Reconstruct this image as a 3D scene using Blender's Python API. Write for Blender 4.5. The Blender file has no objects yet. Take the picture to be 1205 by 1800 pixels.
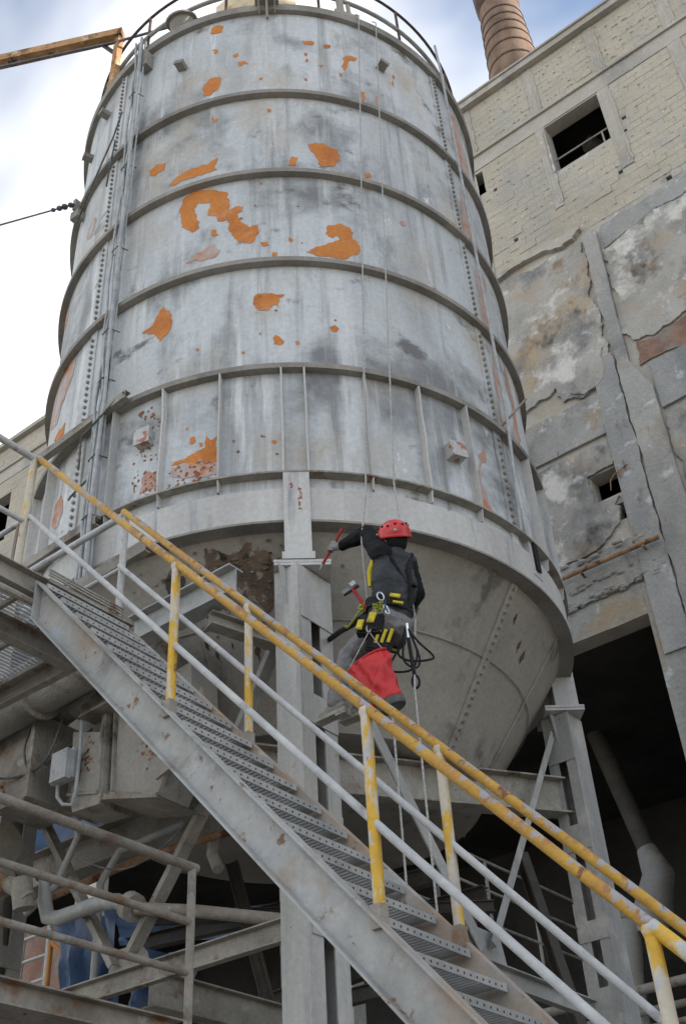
import bpy, bmesh, math, random
from math import radians as R_, sin, cos, pi, hypot
from mathutils import Vector, Matrix, noise
from mathutils.geometry import delaunay_2d_cdt

sc = bpy.context.scene
COL = sc.collection
random.seed(11)

# ------------------------------------------------------------------ camera
cam_data = bpy.data.cameras.new('camera')
cam_data.sensor_fit = 'VERTICAL'; cam_data.sensor_height = 36.0; cam_data.lens = 40.0
cam_data.clip_start = 0.05; cam_data.clip_end = 2000
cam = bpy.data.objects.new('camera', cam_data); COL.objects.link(cam)
HEAD, PITCH, ROLL = R_(35.94), R_(37.93), R_(-3.77)
_h = Vector((-sin(HEAD), cos(HEAD), 0)); _up = Vector((0, 0, 1))
_f = _h*cos(PITCH) + _up*sin(PITCH); _r = _h.cross(_up); _u = _r.cross(_f)
_R = _r*cos(ROLL) + _u*sin(ROLL); _U = _R.cross(_f)
cam.matrix_world = Matrix(((_R.x, _U.x, -_f.x, 0), (_R.y, _U.y, -_f.y, 0), (_R.z, _U.z, -_f.z, 1.6), (0, 0, 0, 1)))
sc.camera = cam

# ------------------------------------------------------------------ sky, sun, exposure
SUN_AZ, SUN_EL = R_(60), R_(29)          # azimuth from +Y towards +X
w = bpy.data.worlds.new('World'); sc.world = w; w.use_nodes = True
nt = w.node_tree; nt.nodes.clear()
N = nt.nodes.new; L = nt.links.new
out = N('ShaderNodeOutputWorld'); bg = N('ShaderNodeBackground'); sky = N('ShaderNodeTexSky')
sky.sky_type = 'NISHITA'; sky.sun_disc = False; sky.sun_elevation = SUN_EL; sky.sun_rotation = SUN_AZ
sky.air_density = 1.0; sky.dust_density = 0.7; sky.ozone_density = 0.6
tc = N('ShaderNodeTexCoord'); mp = N('ShaderNodeMapping'); mp.inputs['Scale'].default_value = (1.0, 1.0, 1.5)
mp.inputs['Rotation'].default_value = (0.3, 0.2, 0.9); mp.inputs['Location'].default_value = (-2.83, -0.78, -4.71)
nz = N('ShaderNodeTexNoise'); nz.inputs['Scale'].default_value = 1.3; nz.inputs['Detail'].default_value = 5; nz.inputs['Roughness'].default_value = .52
nz.inputs['Distortion'].default_value = .5
rp = N('ShaderNodeValToRGB'); rp.color_ramp.elements[0].position = .40; rp.color_ramp.elements[1].position = .60
rp.color_ramp.elements[0].color = (0.03, .03, .03, 1); rp.color_ramp.elements[1].color = (.80, .80, .80, 1)
mx = N('ShaderNodeMix'); mx.data_type = 'RGBA'
mx.inputs[7].default_value = (8.2, 8.0, 7.7, 1)
L(tc.outputs['Generated'], mp.inputs['Vector']); L(mp.outputs[0], nz.inputs['Vector']); L(nz.outputs['Fac'], rp.inputs['Fac'])
L(rp.outputs[0], mx.inputs[0]); L(sky.outputs[0], mx.inputs[6]); L(mx.outputs[2], bg.inputs[0]); L(bg.outputs[0], out.inputs[0])
bg.inputs[1].default_value = 0.12
sun_d = bpy.data.lights.new('sun', 'SUN'); sun_d.energy = 3.5; sun_d.angle = R_(0.5); sun_d.color = (1, .92, .8)
sun = bpy.data.objects.new('sun', sun_d); COL.objects.link(sun)
S = Vector((sin(SUN_AZ)*cos(SUN_EL), cos(SUN_AZ)*cos(SUN_EL), sin(SUN_EL)))
sun.rotation_euler = S.to_track_quat('Z', 'Y').to_euler(); sun.location = (30, 20, 40)
sc.view_settings.view_transform = 'Standard'; sc.view_settings.look = 'None'
sc.view_settings.gamma = 1; sc.view_settings.use_curve_mapping = False
sc.view_settings.exposure = 1.12

# ------------------------------------------------------------------ materials
MATS = {}
def mat(name, cols, scale=2.0, stretch=(1, 1, 1), rough=.75, metal=0.0, spots=(), bump=.25, bscale=40, spec=.3, rot=0.0):
    """noise ramp `cols` + overlaid blotches `spots` = (colour, scale, lo, hi, stretch)"""
    m = bpy.data.materials.new(name); m.use_nodes = True; t = m.node_tree; t.nodes.clear()
    n = t.nodes.new; l = t.links.new
    o = n('ShaderNodeOutputMaterial'); b = n('ShaderNodeBsdfPrincipled'); l(b.outputs[0], o.inputs[0])
    g = n('ShaderNodeNewGeometry')
    def nz(sc_, st, det=8, rough_=.6, off=0.0):
        mp = n('ShaderNodeMapping'); mp.inputs['Scale'].default_value = st; mp.inputs['Location'].default_value = (off, off*1.7, off*.6)
        if rot:
            vr = n('ShaderNodeVectorRotate'); vr.rotation_type = 'AXIS_ANGLE'; vr.inputs['Axis'].default_value = (0, 1, 0); vr.inputs['Angle'].default_value = rot
            l(g.outputs['Position'], vr.inputs['Vector']); l(vr.outputs[0], mp.inputs['Vector'])
        else: l(g.outputs['Position'], mp.inputs['Vector'])
        z = n('ShaderNodeTexNoise'); z.inputs['Scale'].default_value = sc_; z.inputs['Detail'].default_value = det; z.inputs['Roughness'].default_value = rough_
        l(mp.outputs[0], z.inputs['Vector'])
        mr = n('ShaderNodeMapRange'); mr.inputs['From Min'].default_value = .20; mr.inputs['From Max'].default_value = .80
        l(z.outputs['Fac'], mr.inputs['Value']); return mr.outputs['Result']
    rp = n('ShaderNodeValToRGB'); cr = rp.color_ramp
    while len(cr.elements) < len(cols): cr.elements.new(.5)
    for e, (p_, c) in zip(cr.elements, cols): e.position = p_; e.color = (*c, 1)
    l(nz(scale, stretch), rp.inputs['Fac']); cur = rp.outputs[0]
    for i, (c, s_, lo, hi, st, *tw) in enumerate(spots):
        r2 = n('ShaderNodeValToRGB'); r2.color_ramp.elements[0].position = lo; r2.color_ramp.elements[1].position = hi
        fac = nz(s_, st, 10, .65, 3.1*(i+1))
        if tw:          # wear that sits on upward faces
            sx = n('ShaderNodeSeparateXYZ'); l(g.outputs['Normal'], sx.inputs[0]); ma = n('ShaderNodeMath'); ma.operation = 'MULTIPLY_ADD'
            ma.inputs[1].default_value = tw[0]; l(sx.outputs['Z'], ma.inputs[0]); l(fac, ma.inputs[2]); fac = ma.outputs[0]
        l(fac, r2.inputs['Fac'])
        mx = n('ShaderNodeMix'); mx.data_type = 'RGBA'; mx.inputs[7].default_value = (*c, 1)
        l(r2.outputs[0], mx.inputs[0]); l(cur, mx.inputs[6]); cur = mx.outputs[2]
    # fine grain
    fg = n('ShaderNodeMix'); fg.data_type = 'RGBA'; fg.blend_type = 'MULTIPLY'; fg.inputs[0].default_value = 1.0
    r3 = n('ShaderNodeValToRGB'); r3.color_ramp.elements[0].position = .3; r3.color_ramp.elements[1].position = .7
    r3.color_ramp.elements[0].color = (.93, .93, .93, 1); r3.color_ramp.elements[1].color = (1.05, 1.05, 1.05, 1)
    l(nz(22, (1, 1, 1), 6), r3.inputs['Fac']); l(cur, fg.inputs[6]); l(r3.outputs[0], fg.inputs[7])
    l(fg.outputs[2], b.inputs['Base Color'])
    b.inputs['Roughness'].default_value = rough; b.inputs['Metallic'].default_value = metal
    b.inputs['Specular IOR Level'].default_value = spec
    if bump:
        bp = n('ShaderNodeBump'); bp.inputs['Strength'].default_value = bump; bp.inputs['Distance'].default_value = .02
        l(nz(bscale, (1, 1, 1), 6), bp.inputs['Height']); l(bp.outputs[0], b.inputs['Normal'])
    MATS[name] = m; return m
ONE = (1, 1, 1); STK = (1, 1, .12); STK2 = (1, 1, .05)
RUST = (.13, .05, .022); RUSTL = (.24, .10, .035); DUST = (.36, .335, .295)
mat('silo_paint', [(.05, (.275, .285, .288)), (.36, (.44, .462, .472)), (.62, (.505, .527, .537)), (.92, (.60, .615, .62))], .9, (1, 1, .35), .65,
    spots=[((.195, .20, .205), .62, .52, .76, (1, 1, 1.1)), ((.23, .235, .24), 1.3, .58, .80, (1, 1, .5)), ((.57, .585, .59), 2.6, .56, .80, (1, 1, .06)), ((.60, .61, .61), 6.0, .60, .80, (1, 1, .06)), ((.23, .232, .23), 5.0, .60, .86, (1, 1, .05)),
           ((.42, .31, .27), .45, .70, .90, (1, 1, .4)), ((.43, .39, .335), 1.0, .54, .84, (1, 1, .7)), ((.15, .147, .143), 1.6, .66, .80, (1, 1, 1.4)), ((.62, .62, .61), 4.5, .76, .83, (1, 1, .5)), ((.27, .17, .115), 3.4, .78, .90, (1, 1, .12)), ((.08, .075, .07), 13, .85, .885, ONE)], bump=.15, bscale=8)
mat('silo_grime', [(.2, (.19, .178, .158)), (.8, (.33, .31, .28))], 2, ONE, .85, spots=[((.34, .31, .26), 2.5, .55, .85, ONE), ((.19, .105, .06), 3.0, .70, .85, ONE)], bump=.3)
mat('primer', [(.15, (.40, .135, .04)), (.5, (.53, .195, .048)), (.85, (.58, .23, .06))], 2.6, ONE, .85, spots=[((.54, .30, .18), 3.5, .62, .88, ONE), ((.24, .10, .055), 9, .74, .84, ONE), ((.40, .40, .41), 8, .78, .82, (1, 1, .5))], bump=.25, bscale=30)
mat('primer_faded', [(.35, (.42, .25, .19)), (.65, (.45, .32, .27))], 4, ONE, .85, spots=[((.42, .43, .44), 3.4, .50, .72, (1, 1, .3)), ((.46, .19, .075), 6, .6, .7, ONE)], bump=.08)
mat('primer_rust', [(.3, (.18, .075, .04)), (.7, (.36, .14, .06))], 6, ONE, .9, bump=.4)
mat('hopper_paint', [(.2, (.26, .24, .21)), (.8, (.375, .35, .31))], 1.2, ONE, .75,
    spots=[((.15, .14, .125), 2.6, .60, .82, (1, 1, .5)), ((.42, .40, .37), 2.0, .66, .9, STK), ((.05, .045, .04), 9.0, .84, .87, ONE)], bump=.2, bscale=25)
mat('ring_paint', [(.3, (.41, .40, .385)), (.7, (.52, .51, .49))], 2, STK, .7,
    spots=[((.30, .30, .31), 5, .64, .80, STK), ((.08, .07, .065), 15, .82, .85, ONE), ((.40, .24, .20), 7, .82, .88, ONE)], bump=.15)
mat('steel_grey', [(.3, (.27, .265, .255)), (.7, (.385, .38, .365))], 1.6, STK, .65,
    spots=[((.42, .405, .37), 2.2, .52, .75, ONE), ((.20, .13, .085), 7, .76, .84, ONE), ((.08, .07, .06), 16, .80, .84, ONE)], bump=.15)
mat('column_pale', [(.2, (.33, .325, .31)), (.8, (.45, .44, .42))], 1.3, STK, .7,
    spots=[((.50, .49, .465), 2.0, .55, .8, STK), ((.25, .245, .235), 3.0, .64, .84, STK), ((.22, .14, .09), 6, .80, .88, ONE), ((.09, .08, .07), 16, .82, .86, ONE)], bump=.18)
mat('steel_dusty', [(.2, (.23, .212, .182)), (.8, (.39, .365, .32))], 2.2, ONE, .85,
    spots=[((.17, .10, .062), 3.5, .60, .80, ONE), ((.40, .375, .335), 5.5, .62, .85, ONE), ((.06, .045, .035), 12, .76, .84, ONE), ((.085, .075, .062), 2.0, .62, .85, ONE)], bump=.5)
mat('steel_rusty', [(.3, (.23, .20, .17)), (.7, (.34, .31, .27))], 3.0, ONE, .85,
    spots=[((.24, .13, .07), 4.0, .60, .80, ONE), (RUST, 9, .76, .86, ONE), ((.40, .385, .36), 6, .64, .8, ONE)], bump=.4)
mat('steel_rusty_deep', [(.3, (.085, .062, .045)), (.7, (.165, .12, .085))], 4.0, ONE, .9,
    spots=[((.25, .24, .22), 3.2, .60, .68, ONE), ((.26, .24, .21), 10, .62, .68, ONE), ((.03, .022, .018), 7, .62, .72, ONE)], bump=.4)
mat('galvanised', [(.3, (.30, .305, .30)), (.7, (.41, .41, .40))], 3, ONE, .55, metal=.15,
    spots=[((.44, .43, .41), 3, .56, .86, ONE), ((.25, .15, .09), 5, .78, .88, ONE)], bump=.1)
mat('stringer', [(.3, (.31, .31, .30)), (.65, (.40, .40, .39))], 1.4, ONE, .65,
    spots=[((.37, .43, .48), 2.0, .62, .84, ONE), ((.34, .255, .185), 1.3, .46, .70, ONE), ((.23, .23, .225), 2.6, .58, .78, ONE), ((.20, .115, .068), 10, .68, .78, ONE), ((.48, .475, .46), 3.5, .66, .86, ONE)], bump=.15)
RL = (.28, 1, 1)
mat('yellow_worn', [(.20, (.42, .225, .03)), (.80, (.53, .305, .045))], 3.0, RL, .5, rot=R_(48),
    spots=[((.40, .20, .05), 5.0, .54, .78, RL, .06), ((.30, .15, .07), 8, .62, .76, RL, .16), ((.33, .31, .31), 9, .62, .68, RL, .20), ((.17, .075, .04), 14, .68, .78, RL, .10), ((.46, .44, .42), 16, .80, .84, RL, .08)], bump=.3, spec=.35)
mat('yellow_pale', [(.30, (.58, .51, .40)), (.70, (.52, .47, .38))], 4.0, ONE, .55,
    spots=[((.62, .37, .04), 5.0, .50, .56, (1.6, 1.6, .5)), ((.45, .45, .45), 7, .60, .66, ONE), ((.20, .09, .045), 14, .74, .78, (1, 1, .3))], bump=.2, spec=.4)
mat('rail_grey', [(.3, (.40, .405, .41)), (.7, (.50, .50, .49))], 5, ONE, .6,
    spots=[((.30, .30, .30), 8, .66, .78, ONE), ((.45, .30, .15), 7, .80, .86, ONE), ((.10, .08, .07), 22, .84, .87, ONE)], bump=.15)
mat('concrete', [(.2, (.35, .325, .28)), (.5, (.43, .40, .35)), (.8, (.49, .46, .41))], .55, ONE, .9,
    spots=[((.27, .265, .255), 1.0, .54, .82, (1, 1, .4)), ((.37, .31, .23), .7, .62, .82, ONE), ((.58, .56, .52), 2.6, .68, .86, ONE), ((.19, .18, .165), 4.5, .70, .86, ONE)], bump=.5, bscale=9)
mat('concrete_grey', [(.15, (.235, .23, .22)), (.5, (.33, .32, .30)), (.85, (.42, .405, .375))], .9, (1, 1, .6), .9,
    spots=[((.17, .165, .16), 1.3, .56, .80, (1, 1, .5)), ((.34, .265, .18), .8, .60, .80, ONE), ((.52, .52, .51), 3.2, .66, .82, ONE), ((.10, .095, .09), 2.2, .70, .86, (1, 1, .6)), ((.13, .12, .11), 8, .76, .84, (1, 1, .4))], bump=.9, bscale=9)
mat('concrete_dark', [(.2, (.22, .22, .215)), (.8, (.38, .375, .36))], 1.0, (1, 1, .5), .9,
    spots=[((.50, .51, .52), 3.4, .64, .82, ONE), ((.11, .105, .10), 2.6, .64, .86, (1, 1, .6)), ((.40, .32, .22), 1.1, .66, .84, ONE)], bump=.8, bscale=10)
mat('block', [(.15, (.37, .33, .265)), (.5, (.46, .415, .335)), (.85, (.53, .485, .40))], .5, ONE, .95,
    spots=[((.40, .385, .345), 1.4, .54, .78, ONE), ((.36, .345, .315), .8, .6, .85, (1, 1, .5)), ((.66, .63, .56), 6.0, .74, .84, ONE), ((.30, .28, .24), 8.0, .74, .86, ONE)], bump=1.0, bscale=9)
mat('mortar', [(.3, (.44, .42, .365)), (.7, (.54, .52, .46))], 2.5, ONE, .95, bump=.9, bscale=18)
mat('plaster', [(.15, (.235, .23, .22)), (.5, (.35, .332, .30)), (.85, (.44, .42, .385))], .8, ONE, .9,
    spots=[((.385, .30, .205), .75, .50, .74, ONE), ((.17, .17, .17), .7, .50, .70, (1, 1, .8)), ((.58, .555, .51), 1.2, .58, .74, ONE), ((.24, .17, .105), 1.2, .62, .80, ONE), ((.56, .55, .54), 3.5, .68, .78, (1, 1, .4)), ((.085, .08, .075), 1.1, .62, .80, (1, 1, .8)), ((.17, .16, .15), 6, .78, .84, (1, 1, .5))], bump=.6, bscale=7)
mat('brick_red', [(.3, (.20, .12, .09)), (.7, (.29, .18, .135))], 4, ONE, .95, spots=[((.26, .24, .22), 2.2, .52, .8, ONE)], bump=.6)
mat('chimney_brick', [(.3, (.15, .098, .07)), (.7, (.25, .17, .12))], 1.2, (1, 1, .4), .95, spots=[((.13, .085, .06), 1.1, .60, .74, ONE), ((.22, .15, .11), 6, .58, .7, (1, 1, 3))], bump=.6, bscale=6)
mat('soot', [(.3, (.07, .05, .04)), (.7, (.16, .11, .085))], 1.5, ONE, .95, bump=.5)
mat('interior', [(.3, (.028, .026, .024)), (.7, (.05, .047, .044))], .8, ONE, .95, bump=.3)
mat('dark', [(.4, (.012, .012, .012)), (.6, (.02, .02, .02))], 2, ONE, .9, bump=0)
mat('tarp_blue', [(.3, (.006, .028, .078)), (.7, (.012, .05, .125))], 1.5, ONE, .5, spots=[((.03, .04, .06), 3, .6, .8, ONE)], bump=.3, bscale=8)
mat('rust_beam', [(.3, (.36, .20, .09)), (.7, (.56, .32, .15))], 2.5, ONE, .85, spots=[((.12, .065, .04), 3, .55, .7, (1, 1, 1)), ((.62, .45, .28), 5, .62, .75, ONE)], bump=.4)
mat('rust_pipe', [(.3, (.26, .15, .085)), (.7, (.40, .26, .16))], 5, ONE, .9, spots=[((.13, .06, .03), 6, .58, .68, ONE)], bump=.4)
mat('dark_pipe', [(.3, (.05, .032, .027)), (.7, (.11, .07, .055))], 6, ONE, .7, bump=.2)
mat('cream', [(.3, (.62, .50, .32)), (.7, (.70, .60, .42))], 3, ONE, .8, spots=[((.42, .25, .12), 3, .6, .75, ONE)], bump=.2)
mat('white_box', [(.3, (.40, .40, .40)), (.7, (.50, .50, .49))], 6, ONE, .6, spots=[((.28, .26, .23), 8, .6, .75, ONE)], bump=.1)
mat('box_rusty', [(.3, (.42, .42, .41)), (.7, (.50, .50, .49))], 6, ONE, .7, spots=[((.36, .17, .11), 9, .56, .64, ONE)], bump=.15)
mat('cable', [(.3, (.30, .315, .32)), (.7, (.42, .43, .43))], 8, ONE, .7, bump=.1)
mat('cable_dark', [(.3, (.06, .06, .06)), (.7, (.13, .13, .125))], 8, ONE, .7, bump=.1)
mat('wire', [(.3, (.10, .11, .125)), (.7, (.17, .18, .19))], 9, ONE, .5, metal=.5, bump=0)
mat('rope', [(.4, (.36, .355, .34)), (.6, (.52, .51, .49))], 60, ONE, .9, bump=.6, bscale=150)
mat('ground', [(.3, (.16, .15, .135)), (.7, (.26, .245, .22))], .7, ONE, .95, bump=.6)
mat('jacket', [(.3, (.030, .033, .036)), (.7, (.052, .056, .060))], 6, ONE, .7, bump=.5, bscale=16, spec=.25)
mat('jacket_black', [(.3, (.004, .0045, .005)), (.7, (.008, .009, .010))], 6, ONE, .75, bump=.5, bscale=16, spec=.2)
mat('trousers', [(.2, (.15, .15, .153)), (.8, (.24, .24, .242))], 7, ONE, .9, spots=[((.21, .20, .19), 6, .58, .75, ONE)], bump=.7, bscale=14, spec=.15)
mat('helmet_red', [(.4, (.50, .018, .018)), (.6, (.56, .028, .026))], 6, ONE, .32, bump=0, spec=.5)
mat('bag_red', [(.35, (.46, .014, .018)), (.65, (.53, .026, .026))], 4, ONE, .45, bump=.5, bscale=9, spec=.4)
mat('red_handle', [(.4, (.24, .010, .012)), (.6, (.29, .016, .016))], 6, ONE, .45, bump=0)
mat('black_web', [(.4, (.010, .010, .011)), (.6, (.018, .018, .019))], 30, ONE, .8, bump=.3)
mat('harness_yellow', [(.4, (.50, .40, .02)), (.6, (.58, .47, .035))], 20, ONE, .7, spots=[((.25, .22, .08), 12, .6, .7, ONE)], bump=.2)
mat('cord_green', [(.4, (.34, .38, .045)), (.6, (.45, .46, .10))], 60, ONE, .8, bump=.5, bscale=120)
mat('glove', [(.3, (.22, .22, .22)), (.7, (.40, .40, .39))], 12, ONE, .9, bump=.5)
mat('skin', [(.4, (.36, .19, .14)), (.6, (.42, .23, .17))], 8, ONE, .6, bump=.1)
mat('boot', [(.3, (.17, .165, .15)), (.7, (.26, .25, .225))], 7, ONE, .9, spots=[((.28, .27, .23), 6, .52, .66, ONE)], bump=.6)
mat('sole', [(.3, (.30, .29, .25)), (.7, (.38, .37, .32))], 8, ONE, .9, bump=.5)
mat('chrome', [(.4, (.55, .56, .57)), (.6, (.65, .66, .67))], 5, ONE, .3, metal=.9, bump=0)
mat('steel_shaded', [(.2, (.07, .064, .056)), (.8, (.12, .11, .097))], 2.5, ONE, .9, bump=.3)  # darker copy of the steel, deep shade painted into the base colour
mat('graffiti_red', [(.4, (.42, .10, .07)), (.6, (.50, .17, .13))], 20, ONE, .8, bump=0)
mat('orange_paint', [(.4, (.34, .13, .02)), (.6, (.40, .17, .035))], 5, ONE, .6, bump=.1)

# ------------------------------------------------------------------ mesh helpers
ORIG = {}
def frame(p0, p1, up):
    d = (Vector(p1) - Vector(p0)).normalized(); up = Vector(up)
    if abs(d.dot(up)) > .98: up = Vector((0, 1, 0)) if abs(d.y) < .9 else Vector((1, 0, 0))
    s = d.cross(up).normalized(); return d, s, s.cross(d).normalized()
class MB:
    def __init__(self): self.v = []; self.f = []; self.m = []; self.cm = 0
    def add(self, v, f):
        k = len(self.v); self.v += [tuple(x) for x in v]
        for q in f: self.f.append([i+k for i in q]); self.m.append(self.cm)
        return self
    def box(self, c, s, M=None):
        c = Vector(c); h = Vector(s)/2
        P = [Vector((x*h.x, y*h.y, z*h.z)) for z in (-1, 1) for y in (-1, 1) for x in (-1, 1)]
        if M is not None: P = [M @ q for q in P]
        return self.add([q + c for q in P], [(0, 2, 3, 1), (4, 5, 7, 6), (0, 1, 5, 4), (2, 6, 7, 3), (0, 4, 6, 2), (1, 3, 7, 5)])
    def mm(self, a, b):
        return self.box([(a[i]+b[i])/2 for i in range(3)], [abs(b[i]-a[i]) for i in range(3)])
    def prof(self, p0, p1, poly, up=(0, 0, 1), a0=None, a1=None):
        """extrude 2-D outline (side, up) from p0 to p1"""
        d, s, u = frame(p0, p1, up); n = len(poly)
        A = [Vector(p0) + s*a + u*b for a, b in poly]; B = [Vector(p1) + s*a + u*b for a, b in poly]
        fs = [(i, (i+1) % n, n+(i+1) % n, n+i) for i in range(n)]
        return self.add(A+B, fs + [tuple(range(n))[::-1], tuple(range(n, 2*n))])
    def bar(self, p0, p1, w_, h_, up=(0, 0, 1)):
        return self.prof(p0, p1, [(-w_/2, -h_/2), (w_/2, -h_/2), (w_/2, h_/2), (-w_/2, h_/2)], up)
    def ibeam(self, p0, p1, h_, w_, t=.014, up=(0, 0, 1)):
        a, b, c = w_/2, h_/2, t/2
        return self.prof(p0, p1, [(-a, -b), (a, -b), (a, -b+t), (c, -b+t), (c, b-t), (a, b-t), (a, b), (-a, b), (-a, b-t), (-c, b-t), (-c, -b+t), (-a, -b+t)], up)
    def chan(self, p0, p1, h_, w_, t=.01, side=1, up=(0, 0, 1)):
        b = h_/2; s = side
        q = [(0, -b), (s*w_, -b), (s*w_, -b+t), (s*t, -b+t), (s*t, b-t), (s*w_, b-t), (s*w_, b), (0, b)]
        return self.prof(p0, p1, q if s > 0 else q[::-1], up)
    def angle(self, p0, p1, a, t=.008, sx=1, sz=1, up=(0, 0, 1)):
        q = [(0, 0), (sx*a, 0), (sx*a, sz*t), (sx*t, sz*t), (sx*t, sz*a), (0, sz*a)]
        return self.prof(p0, p1, q if sx*sz > 0 else q[::-1], up)
    def tube(self, pts, r, n=10, cap=True, rr=None):
        pts = [Vector(q) for q in pts]; m = len(pts); vs = []
        d = (pts[1]-pts[0]).normalized()
        ref = Vector((0, 0, 1)) if abs(d.z) < .95 else Vector((1, 0, 0))
        s = d.cross(ref).normalized()
        for i, q in enumerate(pts):
            if i == 0: t = pts[1]-pts[0]
            elif i == m-1: t = pts[-1]-pts[-2]
            else: t = (pts[i+1]-q).normalized() + (q-pts[i-1]).normalized()
            t = t.normalized() if t.length > 1e-9 else d
            s = (s - t*s.dot(t)).normalized(); u = s.cross(t)
            ra = rr[i] if rr else r
            vs += [q + s*(ra*cos(2*pi*k/n)) + u*(ra*sin(2*pi*k/n)) for k in range(n)]
        fs = [(i*n+k, i*n+(k+1) % n, (i+1)*n+(k+1) % n, (i+1)*n+k) for i in range(m-1) for k in range(n)]
        if cap: fs += [tuple(range(n))[::-1], tuple(range((m-1)*n, m*n))]
        return self.add(vs, [f_[::-1] for f_ in fs])
    def lathe(self, prof, c, n=96, a0=0.0, a1=2*pi, closed=False):
        full = abs(a1-a0-2*pi) < 1e-6; m = len(prof); k = n if full else n+1; vs = []
        for i in range(k):
            a = a0+(a1-a0)*i/n
            vs += [(c[0]+r*cos(a), c[1]+r*sin(a), z) for r, z in prof]
        fs = []
        for i in range(n):
            j = (i+1) % k
            for q in range(m if closed else m-1):
                q2 = (q+1) % m; fs.append((i*m+q, j*m+q, j*m+q2, i*m+q2))
        if not full and closed: fs += [tuple(range(m)), tuple(range((k-1)*m, k*m))[::-1]]
        return self.add(vs, fs)
    def prism(self, poly, y0, y1):
        """outline in (x,z), front at y0, back at y1"""
        n = len(poly); a = [(x, y0, z) for x, z in poly]; b = [(x, y1, z) for x, z in poly]
        ar = sum(poly[i][0]*poly[(i+1) % n][1]-poly[(i+1) % n][0]*poly[i][1] for i in range(n))
        fs = [tuple(range(n)), tuple(range(n, 2*n))[::-1]] + [(i, n+i, n+(i+1) % n, (i+1) % n) for i in range(n)]
        if ar < 0: fs = [f_[::-1] for f_ in fs]
        return self.add(a+b, fs)
    def blob(self, c, rad, M=None, n=12, m=8):
        vs = [];  c = Vector(c)
        for i in range(m+1):
            th = pi*i/m
            for k in range(n):
                q = Vector((rad[0]*sin(th)*cos(2*pi*k/n), rad[1]*sin(th)*sin(2*pi*k/n), rad[2]*cos(th)))
                vs.append((M @ q if M is not None else q)+c)
        return self.add(vs, [(i*n+k, (i+1)*n+k, (i+1)*n+(k+1) % n, i*n+(k+1) % n) for i in range(m) for k in range(n)])
    def build(self, name, mats, parent=None, origin=None, smooth=True, ang=38):
        me = bpy.data.meshes.new(name)
        o = ORIG.get(parent.name, Vector((0, 0, 0))) if parent else Vector(origin if origin is not None else (0, 0, 0))
        me.from_pydata([(x-o.x, y-o.y, z-o.z) for x, y, z in self.v], [], self.f)
        for mn in ([mats] if isinstance(mats, str) else mats): me.materials.append(MATS[mn])
        if not isinstance(mats, str): me.polygons.foreach_set('material_index', self.m)
        me.validate(); me.update()
        if smooth: me.shade_smooth(); me.set_sharp_from_angle(angle=R_(ang))
        ob = bpy.data.objects.new(name, me); COL.objects.link(ob)
        if parent: ob.parent = parent
        else: ob.location = o
        ORIG[ob.name] = o.copy(); return ob
def tag(o, label=None, cat=None, group=None, kind=None):
    for k, q in (('label', label), ('category', cat), ('group', group), ('kind', kind)):
        if q: o[k] = q
    if cat and not kind: o['kind'] = 'thing'
    return o
def thing(name, loc, label, cat, group=None):
    o = bpy.data.objects.new(name, None); COL.objects.link(o); o.location = loc; o.empty_display_size = .2
    ORIG[o.name] = Vector(loc); return tag(o, label, cat, group)
def inst(src_mesh, name, parent, loc, rot=None):
    o = bpy.data.objects.new(name, src_mesh); COL.objects.link(o); o.parent = parent; o.location = loc
    if rot: o.rotation_euler = rot
    return o
def jag(poly, amp, it=3, seed=0, closed=True, maxlen=.45):
    rn = random.Random(seed); P = [Vector(q) for q in poly]; Q = []; n = len(P)
    for i in range(n if closed else n-1):
        a, b = P[i], P[(i+1) % n]; k = max(1, int((b-a).length/maxlen)); d = (b-a)/k
        Q.append(a)
        for j in range(1, k): Q.append(a+d*j+Vector((-d.y, d.x))*rn.uniform(-amp, amp)*.7)
    if not closed: Q.append(P[-1])
    P = Q
    for _ in range(it):
        Q = []; n = len(P)
        for i in range(n if closed else n-1):
            a, b = P[i], P[(i+1) % n]; d = b-a
            Q += [a, (a+b)/2 + Vector((-d.y, d.x))*rn.uniform(-amp, amp)]
        if not closed: Q.append(P[-1])
        P = Q
    return [(q.x, q.y) for q in P]
# ------------------------------------------------------------------ ground
g = MB(); g.add([(-300, -300, 0), (300, -300, 0), (300, 300, 0), (-300, 300, 0)], [(0, 1, 2, 3)])
tag(g.build('ground', 'ground', smooth=False), kind='structure')

# ------------------------------------------------------------------ building behind
YF = 15.0; ROOF = 26.2
bld = thing('concrete_building', (-6, YF, 0), 'tall weathered concrete and block mill building behind the silo', 'building')
holes = [(-4.96, 24.2, .10), (-4.62, 24.24, .10), (-4.02, 24.27, .08), (-3.08, 24.3, .11), (-6.11, 22.66, .09), (-5.9, 20.74, .10), (-3.41, 20.85, .10),
         (-2.58, 19.9, .11), (-3.0, 22.35, .10), (-3.05, 21.95, .07), (-2.76, 18.0, .22), (-6.35, 17.2, .10), (-6.28, 16.45, .12)]
OPEN = [(-4.67, -3.38, 22.0, 23.62), (-6.72, -6.33, 22.78, 23.56), (-5.55, -5.06, 13.42, 13.98), (-5.22, -5.08, 12.88, 13.22), (-26, -22.75, 21.3, 23.05),
        (-23.5, -18.2, -.1, 11.0), (-17.6, -11.9, -.1, 11.0), (-11.3, -5.13, -.1, 11.0), (-3.9, 1.8, -.1, 7.5)]
LEFT_X, LEFT_Z = -14.0, 25.05
OPEN.append((-35, LEFT_X, LEFT_Z, 27))      # the roof steps down towards the left
OPEN += [(x-s/2, x+s/2, z-s*.55, z+s*.55) for x, z, s in holes]
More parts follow.
